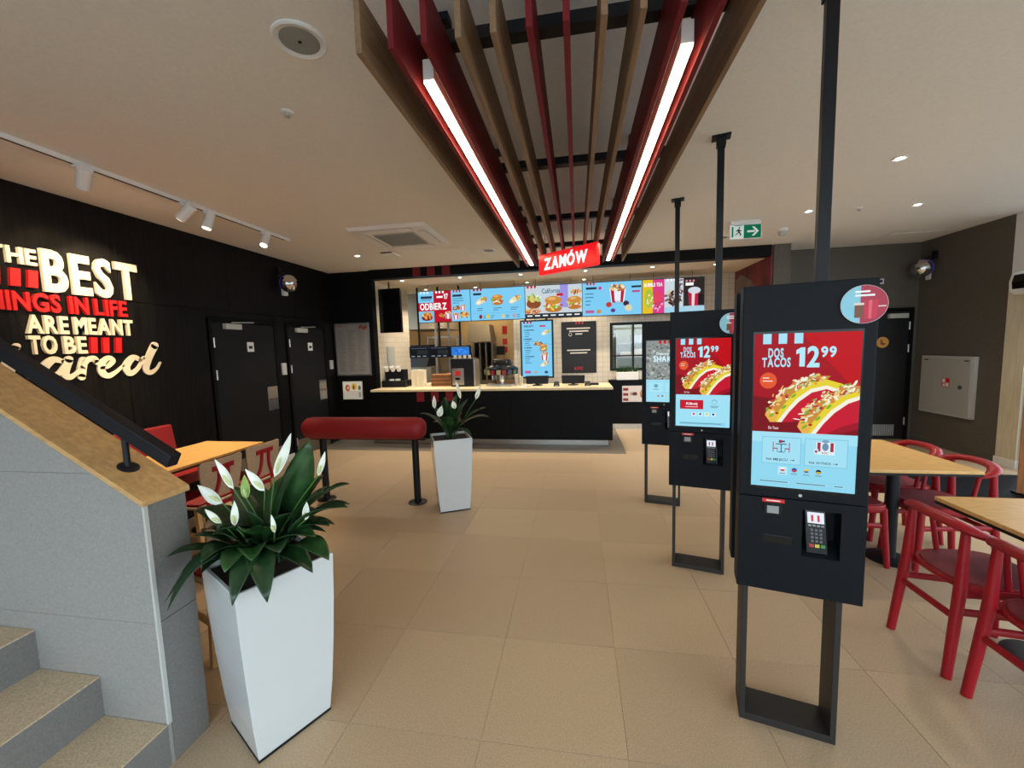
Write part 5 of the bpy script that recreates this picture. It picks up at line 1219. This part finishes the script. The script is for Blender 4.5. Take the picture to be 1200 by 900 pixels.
rack(-3.95, 10.25, .85, .45, 2.0, 5, 'tall steel rack against the cream kitchen wall')
ho = thing('holding_cabinet', (-2.42, 10.3, 0), 0, 'steel holding cabinet with sloped hood behind the soda dispenser', 'cabinet')
MB().box(-2.68, 10.1, 0, -2.16, 10.6, .8).build('base', 'dull', ho, bevel=.005)
for k in range(4): MB().box(-2.66 + k * .16, 10.12, .8, -2.62 + k * .16, 10.58, 1.78).build('divider', 'dull', ho)
MB().box(-2.68, 10.55, .8, -2.16, 10.6, 1.78).build('back_panel', 'black_metal', ho)
MB().hexa([(-2.74, 9.95, 1.80), (-2.14, 9.95, 1.80), (-2.14, 10.6, 1.80), (-2.74, 10.6, 1.80)], [(-2.74, 10.05, 2.30), (-2.20, 10.05, 2.24), (-2.20, 10.6, 2.24), (-2.74, 10.6, 2.30)]).build('hood', 'dull', ho)
tag(MB().box(-2.12, 10.5, 1.45, -1.90, 10.6, 1.68).build('wall_monitor', 'black_metal', bevel=.004), 'small dark monitor beside the steel holding cabinet', 'monitor')
for k, z in enumerate((2.0, 1.72, 1.50)):
    tag(MB().box(-2.0, 10.79, z, -1.87, 10.80, z + (.22 if k == 0 else .16)).build('safety_notice', 'red_sign'), ['largest red notice, topmost of three on the cream kitchen wall', 'middle red notice of three on the cream kitchen wall', 'lowest red notice of three on the cream kitchen wall'][k], 'notice')
bd = thing('kitchen_door', (-1.45, 10.75, 0), 0, 'cream door with dark frame at the back of the kitchen', 'door')
MB().box(-1.68, 10.76, 0, -1.62, 10.8, 2.1).box(-1.62, 10.76, 2.04, -1.2, 10.8, 2.1).build('frame', 'black_metal', bd); MB().box(-1.62, 10.775, 0, -1.2, 10.8, 2.04).build('leaf_panel', 'kitwall', bd)
for x, k in ((-2.82, 0), (-3.12, 1)):
    tag(MB().box(x, 8.56, 0, x + .05, 8.60, KZ).build('steel_post', 'steel'), ['thin steel post in the kitchen beside the holding cabinet', 'thin steel post in the kitchen beside the fryer'][k], 'post')
tb = thing('prep_table', (-2.6, 8.4, 0), 0, 'steel preparation table behind the order monitors', 'table')
MB().box(-3.2, 8.25, .86, -2.3, 8.55, .90).build('tabletop', 'steel', tb, bevel=.003)
for x in (-3.18, -2.36):
    for y in (8.26, 8.50): MB().box(x, y, 0, x + .04, y + .04, .86).build('leg', 'steel', tb)
MB().box(-3.18, 8.26, .25, -2.32, 8.54, .27).build('lower_shelf', 'steel', tb)
tag(MB().box(-2.95, 8.28, .90, -2.40, 8.52, 1.10).build('tray_stack', 'board', bevel=.006), 'stack of brown trays on the preparation table', 'trays')
tag(MB().box(-3.585, 7.2, 1.35, -3.55, 7.45, 1.72).build('wall_screen', 'grey', bevel=.004), 'grey control screen on the tiled end wall', 'screen')
tag(MB().box(-3.59, 7.22, 1.10, -3.57, 7.40, 1.25).build('wall_notice', 'red_sign'), 'small red notice on the tiled end wall', 'notice')
lamp('kitchen_lamp', 'AREA', (-2.3, 9.7, 2.88), 30, (1, .80, .52), None, (-2.3, 9.6, 0), size=1.2)
for k, x in enumerate((-3.05, -2.7)):
    h = thing('red_apron', (x, 10.78, 1.2), 0, ['dark red apron hanging on the cream kitchen wall by the rack', 'dark red apron hanging on the cream kitchen wall by the holding cabinet'][k], 'apron')
    MB().cyl((x + .1, 10.74, 1.74), (x + .1, 10.80, 1.74), .012, n=8).build('hook', 'steel', h)
    MB().hexa([(x, 10.74, 1.25), (x + .22, 10.73, 1.22), (x + .22, 10.78, 1.22), (x, 10.78, 1.25)], [(x + .06, 10.75, 1.73), (x + .14, 10.75, 1.73), (x + .14, 10.78, 1.73), (x + .06, 10.78, 1.73)]).build('cloth', 'red_seat', h, bevel=.01)
du = thing('exhaust_duct', (-2.9, 9.9, 2.4), 0, 'round steel exhaust duct under the kitchen ceiling', 'duct')
MB().cyl((-2.75, 9.97, 2.62), (-1.6, 10.1, 2.62), .11, n=20).build('pipe', 'dull', du, smooth=True)
for q in (.2, .7): MB().cyl((-2.75 + 1.15 * q, 9.97 + .13 * q, 2.72), (-2.75 + 1.15 * q, 9.97 + .13 * q, KZ), .006, n=8).build('hanger_rod', 'steel', du)
for q in (.2, .7): MB().lathe([(.118, -.02), (.118, .02)], (-2.75 + 1.15 * q, 9.97 + .13 * q, 2.62), 20, axis=(1.15, .13, 0)).build('collar', 'steel', du)
for k in range(3):
    tag(MB().lathe([(.032, 0), (.042, .13), (.044, .135)], (-3.05 + k * .11, 8.40, .90), 16).build('cup_stack', 'white', smooth=True), 'white paper cup on the preparation table beside the brown trays', 'cup', 'cups on the preparation table') if k == 0 else None
ts = thing('tray_trolley', (-1.62, 9.3, 0), 0, 'narrow steel tray trolley by the tiled pier', 'trolley')
for x in (-1.80, -1.45):
    for y in (9.1, 9.5): MB().box(x, y, .06, x + .025, y + .025, 1.35).build('upright', 'steel', ts)
for z in (.3, .5, .7, .9, 1.1, 1.3): MB().box(-1.775, 9.11, z, -1.45, 9.51, z + .015).build('tray', 'dull', ts)
for x in (-1.79, -1.44):
    for y in (9.11, 9.51): MB().cyl((x, y - .01, .03), (x, y + .03, .03), .03, n=12).build('wheel', 'rubber', ts)
bpy.context.view_layer.update()
